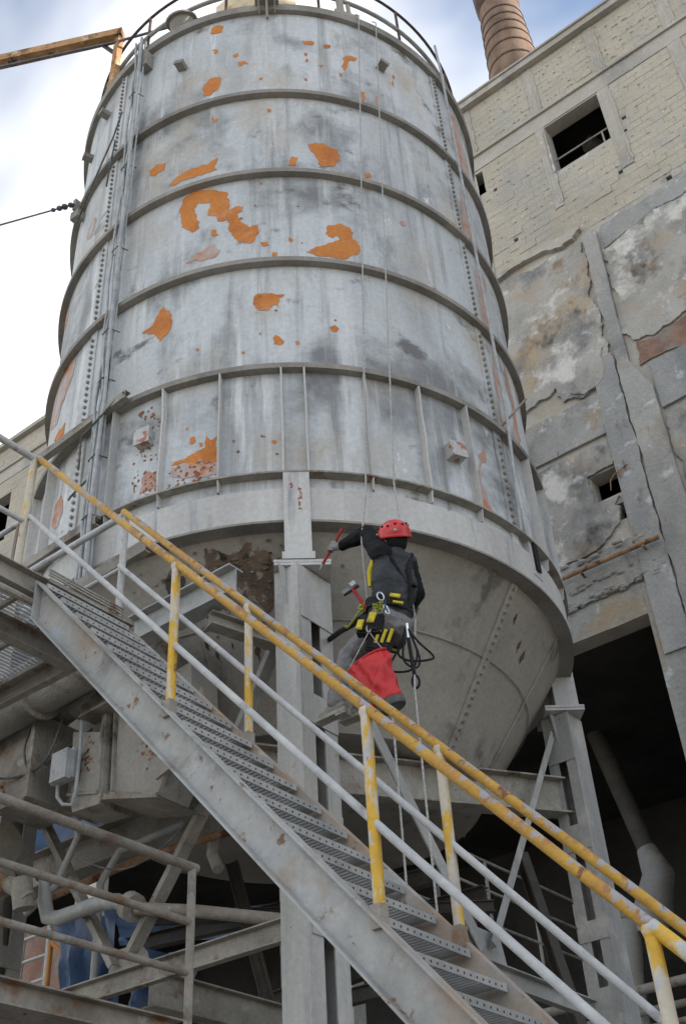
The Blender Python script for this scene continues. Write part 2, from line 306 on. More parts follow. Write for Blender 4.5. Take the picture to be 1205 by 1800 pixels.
def wall_cells(mb, x0, x1, z0, z1, ops, y, t):
    xs = sorted({x0, x1, *[o for q in ops for o in q[:2] if x0 < o < x1]}); zs = sorted({z0, z1, *[o for q in ops for o in q[2:] if z0 < o < z1]})
    def solid(i, j):
        if i < 0 or j < 0 or i >= len(xs)-1 or j >= len(zs)-1: return False
        cx, cz = (xs[i]+xs[i+1])/2, (zs[j]+zs[j+1])/2
        return not any(a < cx < b and c < cz < d for a, b, c, d in ops)
    for i in range(len(xs)-1):
        for j in range(len(zs)-1):
            if not solid(i, j): continue
            a, b, c, d = xs[i], xs[i+1], zs[j], zs[j+1]; y2 = y+t
            mb.add([(a, y, c), (b, y, c), (b, y, d), (a, y, d)], [(0, 1, 2, 3)])
            mb.add([(a, y2, c), (b, y2, c), (b, y2, d), (a, y2, d)], [(3, 2, 1, 0)])
            if not solid(i-1, j): mb.add([(a, y, c), (a, y2, c), (a, y2, d), (a, y, d)], [(3, 2, 1, 0)])
            if not solid(i+1, j): mb.add([(b, y, c), (b, y2, c), (b, y2, d), (b, y, d)], [(0, 1, 2, 3)])
            if not solid(i, j-1): mb.add([(a, y, c), (b, y, c), (b, y2, c), (a, y2, c)], [(3, 2, 1, 0)])
            if not solid(i, j+1): mb.add([(a, y, d), (b, y, d), (b, y2, d), (a, y2, d)], [(0, 1, 2, 3)])
mb = MB(); wall_cells(mb, -34, 24, 0, ROOF-.2, OPEN, YF, .32); mb.build('wall', 'concrete', bld, smooth=False)
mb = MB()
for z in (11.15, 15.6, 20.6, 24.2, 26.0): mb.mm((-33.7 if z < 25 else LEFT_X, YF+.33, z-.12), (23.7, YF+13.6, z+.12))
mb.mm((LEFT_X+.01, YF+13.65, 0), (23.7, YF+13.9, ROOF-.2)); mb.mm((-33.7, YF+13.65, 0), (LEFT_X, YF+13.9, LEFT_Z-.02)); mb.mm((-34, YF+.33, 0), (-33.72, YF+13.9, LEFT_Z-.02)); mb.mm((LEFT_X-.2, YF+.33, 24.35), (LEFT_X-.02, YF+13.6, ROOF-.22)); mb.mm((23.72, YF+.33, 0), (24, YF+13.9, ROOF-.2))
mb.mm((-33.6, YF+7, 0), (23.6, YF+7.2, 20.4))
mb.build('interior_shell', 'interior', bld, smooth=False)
mb = MB(); mb.mm((LEFT_X, YF-.16, ROOF-.2), (24.2, YF+14, ROOF)); mb.mm((LEFT_X, YF-.20, ROOF+.002), (24.2, YF+.35, ROOF+.07)); mb.mm((-34.2, YF-.16, LEFT_Z), (LEFT_X-.21, YF+14, LEFT_Z+.15)); mb.build('roof_edge', 'concrete', bld, smooth=False)
# ledge line and concrete members set a little proud of the block infill
def part(name, m, *boxes):
    mb = MB()
    for a, b in boxes: mb.mm(a, b)
    return mb.build(name, m, bld, smooth=False)
part('ledge', 'concrete', ((-34, YF-.075, 24.12), (24, YF-.002, 24.19)))
part('lintel', 'concrete', ((-34, YF-.02, 23.66), (24, YF-.002, 24.115)))
for x, z0, z1, wd in ((-6.62, 19.8, 23.65, .22), (-4.74, 24.2, 25.98, .24), (-4.80, 20.9, 23.65, .2), (-3.13, 24.2, 25.98, .25), (-3.22, 20.9, 23.65, .26), (-1.48, 24.2, 25.98, .27), (-1.55, 20.2, 23.65, .3), (-6.45, 24.2, 25.98, .2)):
    o = part('pilaster', 'concrete', ((x-wd/2, YF-.022, z0), (x+wd/2, YF-.002, z1)))
    mb = MB()   # ragged mortar fins along the shuttering joints
    for sx in (-.35, .2, .5):
        q = [(x+wd*sx + random.uniform(-.012, .012), YF-.026, z0+.1+(z1-z0-.3)*k/9) for k in range(10)]
        mb.tube(q, .011, 5, rr=[random.uniform(.003, .018) for _ in q])
    mb.build('mortar_fin', 'mortar', o)
# block infill
def rect_minus(x0, x1, z0, z1, ops):
    segs = [(x0, x1)]
    for a, b, c, d in ops:
        if d <= z0+.02 or c >= z1-.02: continue
        ns = []
        for s, e in segs:
            if b <= s or a >= e: ns.append((s, e))
            else:
                if a-s > .05: ns.append((s, a))
                if e-b > .05: ns.append((b, e))
        segs = ns
    return segs
MEMB = [(x-wd/2-.005, x+wd/2+.005, z0, z1) for x, z0, z1, wd in ((-6.62, 19.8, 23.65, .22), (-4.74, 24.2, 26, .24), (-4.80, 20.9, 23.65, .2), (-3.13, 24.2, 26, .25), (-3.22, 20.9, 23.65, .26), (-1.48, 24.2, 26, .27), (-1.55, 20.2, 23.65, .3), (-6.45, 24.2, 26, .2))] + [(-40, 40, 23.64, 24.2)]
blocks = []
def courses(xa, xb, za, zb):
    z = za; r = 0
    while z < zb-.05:
        x = xa + (-.2 if r % 2 else 0) + random.uniform(-.03, .03)
        while x < xb:
            for s, e in rect_minus(max(x, xa)+.004, min(x+.40, xb)-.004, z+.003, min(z+.197, zb)-.003, OPEN+MEMB):
                if e-s > .04: blocks.append((s, e, z+.003, min(z+.197, zb)))
            x += .40
        z += .20; r += 1
courses(-7.1, -.5, 19.85, 23.63); courses(-7.1, -.5, 24.2, 25.97)
blocks = [b for b in blocks if not (b[3] < 20.15 and random.random() < .25)]
far = []; near = blocks; blocks = far
courses(-26, -18, 17.5, 23.63); courses(-26, -18, 24.2, 25.97)
def blockmesh(mb, b, k):
    rn = random.Random(k); y0 = YF-.003-rn.uniform(0, .005)*(1 if rn.random() < .88 else 3)
    s, e, c, d = [q+rn.uniform(-.004, .004) for q in b]; tl = rn.uniform(-.003, .003)
    mb.add([(s, y0+tl, c), (e, y0-tl, c), (e, y0, d), (s, y0, d), (s, YF-.001, c), (e, YF-.001, c), (e, YF-.001, d), (s, YF-.001, d)],
           [(0, 1, 2, 3), (4, 0, 3, 7), (1, 5, 6, 2), (4, 5, 1, 0), (3, 2, 6, 7)])
near.sort(key=lambda b: -((b[1]-b[0])*(b[3]-b[2]))*(1/(1+abs(b[0]+4)*.08)))
for k, b in enumerate(near[:298]):
    mb = MB(); blockmesh(mb, b, k); mb.build('block', 'block', bld, smooth=False)
mb = MB()
for k, b in enumerate(near[298:]+far): blockmesh(mb, b, k+1000)
tag(mb.build('block_infill', 'block', bld, smooth=False), kind='stuff')
# squeezed-out mortar crumbs in the joints
mb = MB()
for k in range(420):
    x, z = random.uniform(-6.9, -.6), random.choice([random.uniform(19.9, 23.6), random.uniform(24.25, 25.9)])
    if any(a-.05 < x < b+.05 and c-.05 < z < d+.05 for a, b, c, d in OPEN): continue
    z = 19.85+round((z-19.85)/.2)*.2
    s = random.uniform(.008, .022); hz = random.random() < .5
    mb.blob((x, YF-.016, z), (s*(2.2 if hz else .7), .014, s*(.6 if hz else 2.0)), n=5, m=3)
tag(mb.build('mortar_crumbs', 'mortar', bld), kind='stuff')
# lower storeys: plaster skins with broken edges, piers, crack
def skin(name, m, pts, t, seed, amp=.09, it=3, y=YF):
    mb = MB(); mb.prism(jag(pts, amp, it, seed), y-t, y-.001); return mb.build(name, m, bld, smooth=False)
skin('overhang_lip', 'concrete', [(-9, 19.95), (-9, 19.75), (-6.4, 19.80), (-5.9, 19.86), (-5.2, 19.74), (-4.7, 19.70), (-4.5, 19.85), (-4.5, 19.95)], .12, 3, .16, 3)
skin('render_panel', 'plaster', [(-9, 15.9), (-6.38, 16.1), (-5.9, 16.15), (-5.78, 16.28), (-5.68, 15.85), (-5.3, 15.72), (-4.9, 15.8), (-4.72, 16.1), (-4.585, 16.25), (-4.60, 17.3), (-4.58, 18.4), (-4.57, 19.55), (-9, 19.73)], .06, 5, .16, 3)
skin('render_bulge', 'plaster', [(-5.5, 15.95), (-5.25, 15.76), (-4.92, 15.84), (-4.76, 16.12), (-4.7, 16.6), (-5.0, 16.75), (-5.3, 16.5)], .09, 9, .14, 4)
skin('render_panel', 'plaster', [(-4.18, 19.0), (-4.24, 18.0), (-4.29, 16.7), (-4.12, 16.42), (-3.75, 16.30), (-3.34, 16.38), (-2.9, 16.6), (-.5, 16.7), (-.5, 19.2), (-3.2, 19.25)], .05, 6, .18, 3)
skin('render_panel', 'plaster', [(-9, 14.6), (-9, 12.45), (-6.25, 12.5), (-5.87, 12.48), (-5.59, 12.55), (-5.21, 12.83), (-5.12, 13.10), (-5.22, 13.20), (-5.10, 13.34), (-5.56, 13.38), (-5.58, 14.0), (-5.07, 14.02), (-5.08, 14.44), (-5.84, 14.55)], .055, 7, .10, 4)
skin('render_panel', 'plaster', [(-3.95, 14.5), (-4.0, 13.6), (-3.98, 12.6), (-3.6, 11.9), (-.5, 11.8), (-.5, 14.6), (-3.6, 14.52)], .045, 8, .12, 4)
skin('scorched_band', 'concrete_dark', [(-4.17, 19.05), (-3.2, 19.28), (-.5, 19.25), (-.5, 19.75), (-4.1, 19.70), (-4.17, 19.4)], .03, 12, .10, 4)
skin('brick_patch', 'brick_red', [(-4.1, 16.36), (-3.75, 16.25), (-3.3, 16.32), (-2.7, 16.5), (-2.7, 15.9), (-3.3, 15.75), (-4.15, 15.8)], .035, 13, .08, 4)
skin('beam', 'concrete_grey', [(-9, 14.72), (-4.98, 14.72), (-4.60, 14.80), (-4.585, 15.68), (-5.6, 15.65), (-9, 15.72)], .06, 14, .012)
skin('beam', 'concrete_dark', [(-3.98, 14.66), (-.5, 14.75), (-.5, 15.7), (-3.98, 15.74)], .06, 15, .012)
L_ = jag([(-4.575, 10.2), (-4.57, 11.7), (-4.595, 12.8), (-4.57, 13.9), (-4.585, 15.0), (-4.57, 15.9), (-4.59, 16.4)], .06, 3, 21, closed=False)
mb = MB(); mb.prism([(-5.03, 10.2)]+L_+[(-5.0, 16.3), (-5.04, 14.5)], YF-.085, YF-.001); mb.build('pier', 'concrete_dark', bld, smooth=False)
L2 = jag([(-4.535, 0), (-4.53, 11.7), (-4.545, 12.8), (-4.52, 13.9), (-4.535, 15.0), (-4.525, 16.4), (-4.545, 17.4), (-4.53, 18.5), (-4.515, 19.6)], .05, 3, 22, closed=False)
mb = MB(); mb.prism(L2+jag([(-4.22, 19.6), (-4.27, 17.5), (-4.30, 16.0), (-4.02, 15.2), (-4.03, 13.0), (-4.0, 10.5), (-4.0, 0)], .02, 3, 23, closed=False), YF-.10, YF-.001); mb.build('pier', 'concrete_grey', bld, smooth=False)
skin('ragged_band', 'concrete_grey', [(-9, 11.62), (-5.05, 11.66), (-4.575, 11.72), (-4.58, 12.35), (-5.3, 12.42), (-9, 12.38)], .055, 31, .13, 4)
skin('opening_lintel', 'concrete_grey', [(-9, 11.0), (-5.13, 11.0), (-5.13, 11.58), (-5.6, 11.5), (-6.3, 11.55), (-9, 11.5)], .035, 32, .02)
skin('opening_pier', 'concrete_grey', [(-5.13, 0), (-4.58, 0), (-4.57, 11.6), (-5.13, 11.55)], .045, 33, .004)
mb = MB()
for k in range(60):
    x, z = random.uniform(-6.6, -4.6), random.choice([11.62, 11.66, 12.4, 11.9])+random.uniform(-.07, .07)
    s = random.uniform(.02, .06); mb.blob((x, YF-.06, z), (s*1.8, .045, s*.7), n=6, m=4)
tag(mb.build('spalled_concrete', 'concrete_dark', bld), kind='stuff')
# window rail and reveal inside the high window
mb = MB()
mb.tube([(-4.67, YF+.14, 22.55), (-3.38, YF+.14, 22.55)], .02, 8); mb.tube([(-4.67, YF+.14, 22.14), (-3.38, YF+.14, 22.14)], .018, 8); mb.tube([(-3.55, YF+.14, 22.0), (-3.55, YF+.14, 22.55)], .02, 8)
mb.build('window_rail', 'steel_dusty', bld)
mb = MB(); mb.mm((-4.72, YF-.058, 21.98), (-4.672, YF+.25, 23.6)); mb.build('window_jamb', 'plaster', bld, smooth=False)
mb = MB(); mb.bar((-4.2, YF+1.2, 24.0), (-2.6, YF+4.5, 24.0), .3, .35); mb.build('inner_beam', 'concrete', bld, smooth=False)
mb = MB()
mb.tube([(-5.07, YF-.13, 13.72), (-4.80, YF-.13, 13.80)], .013, 6); mb.tube([(-4.98, YF-.12, 13.62), (-4.99, YF-.13, 13.85)], .012, 6); mb.tube([(-4.86, YF-.12, 13.72), (-4.86, YF-.13, 13.95)], .012, 6)
mb.tube([(-5.06, YF-.12, 13.74), (-5.15, YF-.16, 13.62), (-5.20, YF-.10, 13.46)], .009, 6)
mb.build('bent_rebar', 'rust_pipe', bld)
o = MB().tube([(-6.9, YF-.2, 12.14), (-5.8, YF-.21, 12.13), (-4.6, YF-.19, 12.14)], .042, 10).build('rusty_pipe', 'rust_pipe', origin=(-6, YF-.2, 12.1))
tag(o, 'thin rusty pipe fixed along the ragged concrete band beside the silo', 'pipe')
mb = MB(); mb.mm((-6.02, YF-.22, 12.07), (-5.98, YF-.002, 12.1)); mb.mm((-4.9, YF-.22, 12.07), (-4.86, YF-.002, 12.1)); mb.build('pipe_bracket', 'rust_pipe', o)

# ------------------------------------------------------------------ chimney
CH = (-9.5, 28.5)
chm = thing('brick_chimney', (CH[0], CH[1], 0), 'round brown brick chimney with iron hoops above the roof', 'chimney')
rad = lambda z: .93+(54.0-z)*.0385
MB().lathe([(rad(z), z) for z in (0, 15, 30, 40, 46, 50, 53.6)], CH, 56).build('shaft', 'chimney_brick', chm)
MB().lathe([(rad(53.6), 53.6), (1.03, 53.9), (1.06, 54.6), (1.10, 56.4), (.9, 56.45), (.85, 55)], CH, 56).build('cap', 'soot', chm)
for z in (42.2, 44.0, 45.6, 47.0, 48.3, 49.4, 50.3, 51.1, 51.8, 52.5):
    r = rad(z); MB().lathe([(r-.01, z-.05), (r+.035, z-.05), (r+.035, z+.05), (r-.01, z+.05)], CH, 56, closed=True).build('hoop', 'dark_pipe', chm)

# ------------------------------------------------------------------ silo
AX = (-6.583, 8.051); RS = 2.80; PH0 = R_(-50.73)
def sp(phi, r, z):
    a = R_(phi)+PH0; return Vector((AX[0]+r*cos(a), AX[1]+r*sin(a), z))
silo = thing('silo', (AX[0], AX[1], 0), 'big grey steel silo with peeling paint showing orange primer', 'silo')
ZT, ZB = 15.80, 7.43
def shell_r(a, z):
    q = Vector((cos(a)*2.2, sin(a)*2.2, z*.9)); r = RS + .010*noise.noise(q*.9) - .006
    return r + (.010*noise.noise(q*2.2)-.003 if z < 9.2 else 0)
mb = MB(); rows = [ZB+(ZT-ZB)*k/42 for k in range(43)]; n = 160; vs = []
for z in rows:
    for k in range(n):
        a = 2*pi*k/n; q = Vector((cos(a)*2.2, sin(a)*2.2, z*.9))
        r = shell_r(a, z)
        vs.append((AX[0]+r*cos(a), AX[1]+r*sin(a), z))
mb.add(vs, [(i*n+k, i*n+(k+1) % n, (i+1)*n+(k+1) % n, (i+1)*n+k) for i in range(len(rows)-1) for k in range(n)])
mb.build('shell', 'silo_paint', silo, ang=80)
MB().lathe([(2.80, 15.80), (1.6, 16.10), (.05, 16.3)], AX, 72).build('roof', 'silo_grime', silo)
MB().lathe([(2.79, 15.70), (2.86, 15.70), (2.87, 15.82), (2.79, 15.84)], AX, 144, closed=True).build('top_rim', 'silo_grime', silo)
for z in (13.80, 12.25, 10.75, 9.22):
    MB().lathe([(2.785, z-.012), (2.875, z-.012), (2.88, z+.045), (2.868, z+.045), (2.862, z+.004), (2.785, z+.004)], AX, 160, closed=True).build('hoop', 'silo_grime', silo)
MB().lathe([(2.785, 7.925), (2.885, 7.925), (2.885, 7.943), (2.785, 7.943)], AX, 160, closed=True).build('bottom_flange', 'steel_dusty', silo)
MB().lathe([(2.845, 7.43), (2.845, 7.775), (2.80, 7.785), (2.80, 7.43)], AX, 160, closed=True).build('ring_beam', 'ring_paint', silo)
MB().lathe([(2.60, 7.405), (2.855, 7.405), (2.855, 7.428), (2.60, 7.428)], AX, 160, closed=True).build('ring_beam_flange', 'silo_grime', silo)
for i, ph in enumerate((-80.2, -68.9, -57.6, -35.4, -23.8, -12.5, -1.0, 3.3, 14.7, 26.0, 37.3, 59.5, 70.8, 82)):
    mb = MB(); zs = [7.945+(9.205-7.945)*k/12 for k in range(13)]; vs = []
    wob = .35 if ph in (14.7, 26.0, -23.8) else .08
    for z in zs:
        dp = wob*noise.noise(Vector((z*2.3, ph*1.7, 0))); sh = .022*abs(noise.noise(Vector((z*2.1, ph, 3)))) if wob > .1 else 0
        for r_, dd in ((2.78, -.15), (2.88-sh, -.17+dp), (2.88-sh, .17+dp), (2.78, .15)): vs.append(sp(ph+dd, r_, z))
    mb.add(vs, [(i_*4+a, i_*4+b, (i_+1)*4+b, (i_+1)*4+a) for i_ in range(12) for a, b in ((0, 1), (1, 2), (2, 3))]); mb.build('stiffener_rib', 'ring_paint', silo)
    if not -2 < ph < 4:
        mb = MB(); mb.add([sp(ph-.12, 2.79, 7.79), sp(ph-.12, 2.86, 7.79), sp(ph+.12, 2.86, 7.79), sp(ph+.12, 2.79, 7.79), sp(ph-.12, 2.79, 7.92), sp(ph-.12, 2.875, 7.92), sp(ph+.12, 2.875, 7.92), sp(ph+.12, 2.79, 7.92)],
              [(0, 1, 5, 4), (1, 2, 6, 5), (2, 3, 7, 6)]); mb.build('short_rib', 'ring_paint', silo, smooth=False)
for ph in (-46.4, 48.2, 138.2, -136.4):
    mb = MB(); mb.lathe([(2.79, ZB+.36), (2.812, ZB+.36), (2.812, ZT-.12), (2.79, ZT-.12)], AX, 4, R_(ph-1.15)+PH0, R_(ph+1.15)+PH0, closed=True)
    st = mb.build('seam_strap', 'silo_paint', silo)
    mb = MB(); z = ZB+.45
    while z < ZT-.15:
        if all(abs(z-q) > .06 for q in (13.80, 12.25, 10.75, 9.22, 7.93)):
            c0, c1 = sp(ph, 2.81, z), sp(ph, 2.838, z); mb.tube([c0, c1], .019, 6)
        z += .088
    tag(mb.build('bolt_row', 'silo_grime', st), kind='stuff')
MB().tube([sp(49.9, 2.84, 8.0), sp(49.9, 2.92, 9.5), sp(49.8, 2.92, 13.9), sp(49.7, 2.92, 15.8), sp(49.7, 2.9, 16.5)], .018, 8).build('conduit', 'cable', silo)
MB().tube([sp(50.4, 2.81, 9.35), sp(51.8, 3.12, 9.62)], .012, 6).build('stub_rod', 'steel_rusty', silo)
for ph in (1.1, 91.1, -88.9, 181.1):
    mb = MB(); d0 = sp(ph, 1, 0)-sp(ph, 0, 0); s0 = Vector((-d0.y, d0.x, 0)); M_ = Matrix((s0, d0, Vector((0, 0, 1)))).transposed()
    c = sp(ph, 2.76, 0); mb.box((c.x, c.y, (7.93+7.06)/2), (.225, .24, .87), M_); mb.box((c.x, c.y, 7.04), (.27, .25, .07), M_)
    mb.build('column_head', 'ring_paint', silo, smooth=False)
# hopper
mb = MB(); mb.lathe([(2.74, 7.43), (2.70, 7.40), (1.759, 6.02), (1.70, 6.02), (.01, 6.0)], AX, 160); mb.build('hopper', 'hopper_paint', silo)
for ph in (48.2, 138.2, -46.4, -136.4):
    mb = MB()
    a0, a1 = sp(ph, 2.712, 7.40), sp(ph, 1.771, 6.02); out_ = (sp(ph, 1, 0)-sp(ph, 0, 0))
    mb.bar(a0+out_*.004, a1+out_*.004, .10, .018, up=out_); hs = mb.build('hopper_seam', 'hopper_paint', silo)
    mb = MB()
    for k in range(22):
        c = a0.lerp(a1, (k+.5)/22); nrm = (out_*.83+Vector((0, 0, -.56))); mb.tube([c, c+nrm*.035], .017, 6)
    tag(mb.build('bolt_row', 'silo_grime', hs), kind='stuff')
for ph in (20, 72, -20, -72, 112, -112):
    q = [sp(ph+.4*noise.noise(Vector((k*.7, ph, 0))), 2.716-.94*k/12, 7.40-1.38*k/12) for k in range(13)]; MB().tube(q, .006, 5).build('weld_seam', 'hopper_paint', silo)
q = [sp(-180+3*k, 2.716-.75*.55, 7.40-1.10*.55) for k in range(121)]; MB().tube(q, .006, 5, cap=False).build('weld_seam', 'hopper_paint', silo)
# weathered stiffener on the hopper beside the column, with rust field
PATCH=[
('o',[(-17.16,15.58),(-15.91,15.63),(-14.00,15.57),(-14.27,15.41),(-15.84,15.43),(-17.42,15.45)]),
('o',[(-18.76,14.31),(-17.29,14.42),(-14.43,14.40),(-14.79,14.15),(-16.53,14.05),(-18.80,14.08)]),
('o',[(-16.94,15.06),(-15.70,15.05),(-15.21,14.97),(-16.28,14.95)]),
('o',[(-9.91,14.65),(-8.16,14.64),(-7.14,14.56),(-8.44,14.58),(-9.31,14.54),(-9.90,14.57)]),
('o',[(-33.12,13.03),(-30.96,13.08),(-28.26,13.03),(-28.59,12.89),(-31.52,12.86),(-32.81,12.93)]),
('o',[(-27.24,12.52),(-24.90,12.64),(-21.96,12.69),(-19.77,12.68),(-16.93,12.66),(-15.16,12.74),(-14.46,12.74),(-14.53,12.51),(-17.28,12.51),(-19.68,12.52),(-23.31,12.53),(-26.32,12.52)]),
('o',[(-23.23,12.07),(-22.32,12.20),(-19.50,12.23),(-15.35,12.17),(-11.99,12.06),(-11.57,11.91),(-11.67,11.75),(-10.26,11.79),(-8.47,11.77),(-8.72,11.69),(-9.73,11.67),(-8.08,11.47),(-7.08,11.41),(-5.35,11.43),(-4.99,11.34),(-5.86,11.19),(-6.85,11.14),(-9.31,11.18),(-10.95,11.32),(-11.61,11.48),(-12.15,11.59),(-13.82,11.59),(-14.78,11.71),(-16.65,11.75),(-16.42,11.83),(-16.07,11.96),(-18.95,12.01),(-19.87,11.93),(-19.26,11.82),(-18.49,11.68),(-18.56,11.56),(-20.16,11.52),(-21.59,11.61),(-22.98,11.77)]),
('f',[(-21.45,11.05),(-19.51,11.14),(-16.91,11.20),(-14.73,11.23),(-13.42,11.11),(-14.27,11.02),(-17.46,11.00)]),
('o',[(6.58,12.87),(8.48,12.92),(11.16,12.89),(13.57,12.85),(13.90,12.64),(12.55,12.51),(10.38,12.47),(8.57,12.52),(8.05,12.69),(7.04,12.76)]),
('o',[(1.63,12.45),(2.62,12.62),(4.17,12.60),(3.57,12.45)]),
('o',[(4.93,10.97),(7.68,11.07),(10.84,11.16),(12.41,11.23),(11.59,11.29),(10.65,11.23),(9.34,11.29),(10.10,11.44),(12.43,11.49),(14.96,11.45),(15.63,11.37),(15.25,11.27),(16.82,11.18),(16.09,11.02),(13.98,10.94),(9.99,10.92),(6.95,10.92)]),
('o',[(-31.23,10.23),(-28.55,10.28),(-27.06,10.45),(-25.97,10.47),(-24.36,10.36),(-23.81,10.20),(-24.32,10.05),(-26.53,9.98),(-27.78,10.11)]),
('o',[(-6.06,10.31),(-5.47,10.34),(0.21,10.31),(-1.09,10.24),(-0.91,10.11),(-2.27,10.16),(-3.21,10.08),(-5.16,10.09),(-6.19,10.18)]),
('o',[(8.89,9.86),(9.96,9.90),(10.83,9.84),(10.09,9.79),(9.18,9.81)]),
('o',[(-2.40,9.70),(-1.94,9.73),(-0.30,9.64),(-0.43,9.60),(-2.32,9.60)]),
('o',[(1.82,9.63),(2.61,9.64),(2.81,9.60),(2.02,9.59)]),
('o',[(-22.00,8.27),(-21.69,8.31),(-19.96,8.31),(-18.28,8.34),(-16.63,8.38),(-15.53,8.40),(-15.38,8.54),(-14.25,8.47),(-13.16,8.50),(-12.89,8.34),(-12.74,8.19),(-17.09,8.22)]),
('f',[(-22.12,8.15),(-21.98,8.25),(-17.09,8.22),(-12.74,8.18),(-12.70,8.06),(-14.29,8.06),(-18.11,8.08)]),
('o',[(16.51,14.66),(17.01,14.84),(19.17,14.96),(21.22,14.95),(20.47,14.86),(18.54,14.82),(18.03,14.65),(17.31,14.56)]),
('o',[(6.61,15.08),(9.71,15.09),(9.35,15.00),(7.15,15.00)]),
('o',[(12.23,15.06),(13.91,15.08),(13.84,15.01),(12.31,14.98)]),
('f',[(-28.66,8.07),(-28.28,8.25),(-26.84,8.30),(-25.15,8.22),(-25.20,8.06)]),
('f',[(-74.34,10.40),(-69.88,10.62),(-62.11,10.83),(-55.84,10.75),(-55.04,10.44),(-58.32,10.23),(-62.00,10.01)]),
('f',[(-58.28,12.91),(-56.82,13.14),(-53.85,13.11),(-53.63,12.88),(-55.28,12.75)]),
('f',[(-74.19,12.07),(-74.12,12.55),(-68.96,12.42),(-66.96,11.91)]),
('f',[(-56.03,8.43),(-56.02,8.64),(-53.61,8.74),(-51.44,8.46),(-52.73,8.32)]),
('o',[(-62.46,9.78),(-58.96,9.81),(-55.79,9.79),(-56.01,9.65),(-59.77,9.65)]),
('f',[(71.89,11.08),(74.18,11.05),(74.07,10.71),(74.08,10.35),(74.28,10.30),(70.32,10.43),(68.85,10.68)]),
('f',[(53.13,13.26),(55.31,13.11),(57.60,12.84),(58.68,12.41),(56.00,12.33),(54.63,12.75),(52.99,13.05)]),
('o',[(21.12,14.18),(22.29,14.23),(22.17,14.05),(21.16,13.98)]),
('f',[(25.65,14.24),(26.64,14.25),(26.31,14.05),(25.48,14.04)]),
('o',[(-4.77,11.15),(-3.19,11.15),(-2.84,11.08),(-4.18,11.07)]),
('o',[(-2.03,10.97),(-1.08,10.96),(-1.21,10.90),(-2.29,10.91)]),
('o',[(19.69,12.50),(21.18,12.54),(21.53,12.49),(20.03,12.44)]),
('o',[(1.43,11.20),(2.27,11.16),(1.88,11.12),(1.29,11.15)]),
('o',[(-2.64,13.57),(-1.83,13.55),(-1.98,13.50),(-2.65,13.51)]),
('o',[(-16.34,13.58),(-14.72,13.51),(-15.14,13.46),(-16.16,13.50)]),
('o',[(7.02,14.80),(7.89,14.80),(7.70,14.73),(7.12,14.74)]),
('o',[(7.22,14.66),(7.94,14.66),(7.75,14.59),(7.03,14.60)]),
('o',[(6.51,14.22),(7.36,14.23),(7.32,14.17),(6.62,14.18)]),
('o',[(-4.75,12.14),(-4.49,12.17),(-3.99,12.14),(-4.25,12.10)]),
('o',[(-15.47,11.48),(-14.42,11.46),(-14.01,11.36),(-15.04,11.36),(-15.71,11.43)]),
('f',[(27.58,11.83),(28.89,11.88),(29.53,11.82),(28.17,11.75)]),
('o',[(-17.98,9.71),(-17.49,9.70),(-17.47,9.66),(-17.96,9.67)]),
('o',[(-8.71,9.54),(-8.03,9.54),(-7.92,9.51),(-8.60,9.51)]),
('o',[(-19.57,8.70),(-18.98,8.69),(-18.95,8.65),(-19.54,8.67)]),
('o',[(-18.53,8.55),(-17.74,8.56),(-17.26,8.50),(-18.14,8.47),(-18.73,8.50)]),
('o',[(-16.68,8.47),(-16.01,8.46),(-15.98,8.41),(-16.65,8.42)]),
('o',[(-2.78,8.39),(-2.06,8.37),(-2.38,8.34),(-3.20,8.36)]),
('o',[(15.86,14.48),(16.60,14.47),(16.37,14.40),(15.79,14.41)]),
('o',[(31.73,14.96),(32.53,14.90),(31.51,14.66),(30.93,14.73)]),
('o',[(10.47,14.55),(11.67,14.59),(11.32,14.52)]),
('o',[(-4.60,14.22),(-3.62,14.23),(-3.76,14.19),(-4.47,14.18)]),
('o',[(-11.11,14.83),(-10.07,14.85),(-9.92,14.78),(-10.80,14.75)]),
]

def cyl_patch(pts, seed, rr=RS, amp=.16):
    """flat outline in (arc length, height) triangulated and laid on the shell"""
    k = R_(1)*rr; P = [(ph*k, z) for ph, z in pts]
    size = max(max(q[0] for q in P)-min(q[0] for q in P), max(q[1] for q in P)-min(q[1] for q in P))
    P = jag(P, amp, 4 if size > .25 else 2, seed); n = len(P)
    vs = [Vector(q) for q in P]; st = .05
    xs0, xs1 = min(q[0] for q in P), max(q[0] for q in P); zs0, zs1 = min(q[1] for q in P), max(q[1] for q in P)
    x = xs0+st/2
    while x < xs1:
        z = zs0+st/2
        while z < zs1: vs.append(Vector((x, z))); z += st
        x += st
    V, E, F, *_ = delaunay_2d_cdt(vs, [(i, (i+1) % n) for i in range(n)], [list(range(n))], 1, 1e-5)
    return V, F
PATCH += [('f', q) for q in ([(52.5, 9.45), (55.5, 9.5), (56.5, 10.6), (53.5, 10.5)], [(59, 9.4), (63, 9.6), (62.5, 10.68), (60, 10.6)], [(51.5, 12.4), (56, 12.4), (57, 13.6), (53, 13.5)], [(56, 13.95), (63, 14.1), (64, 15.4), (55, 15.5), (54, 14.6)], [(53, 10.9), (57.5, 11), (57, 12.1), (53.5, 12)], [(40, 8.0), (43, 8.05), (42.5, 8.9), (40.6, 8.7)])]
for i, (m_, pts) in enumerate(PATCH):
    V, F = cyl_patch(pts, i); mb = MB()
    mb.add([sp(q.x/(R_(1)*RS), shell_r(R_(q.x/(R_(1)*RS))+PH0, q.y)+.0035, q.y) for q in V], F)
    o = mb.build('primer_patch', 'primer' if m_ == 'o' else 'primer_faded', silo, smooth=False)
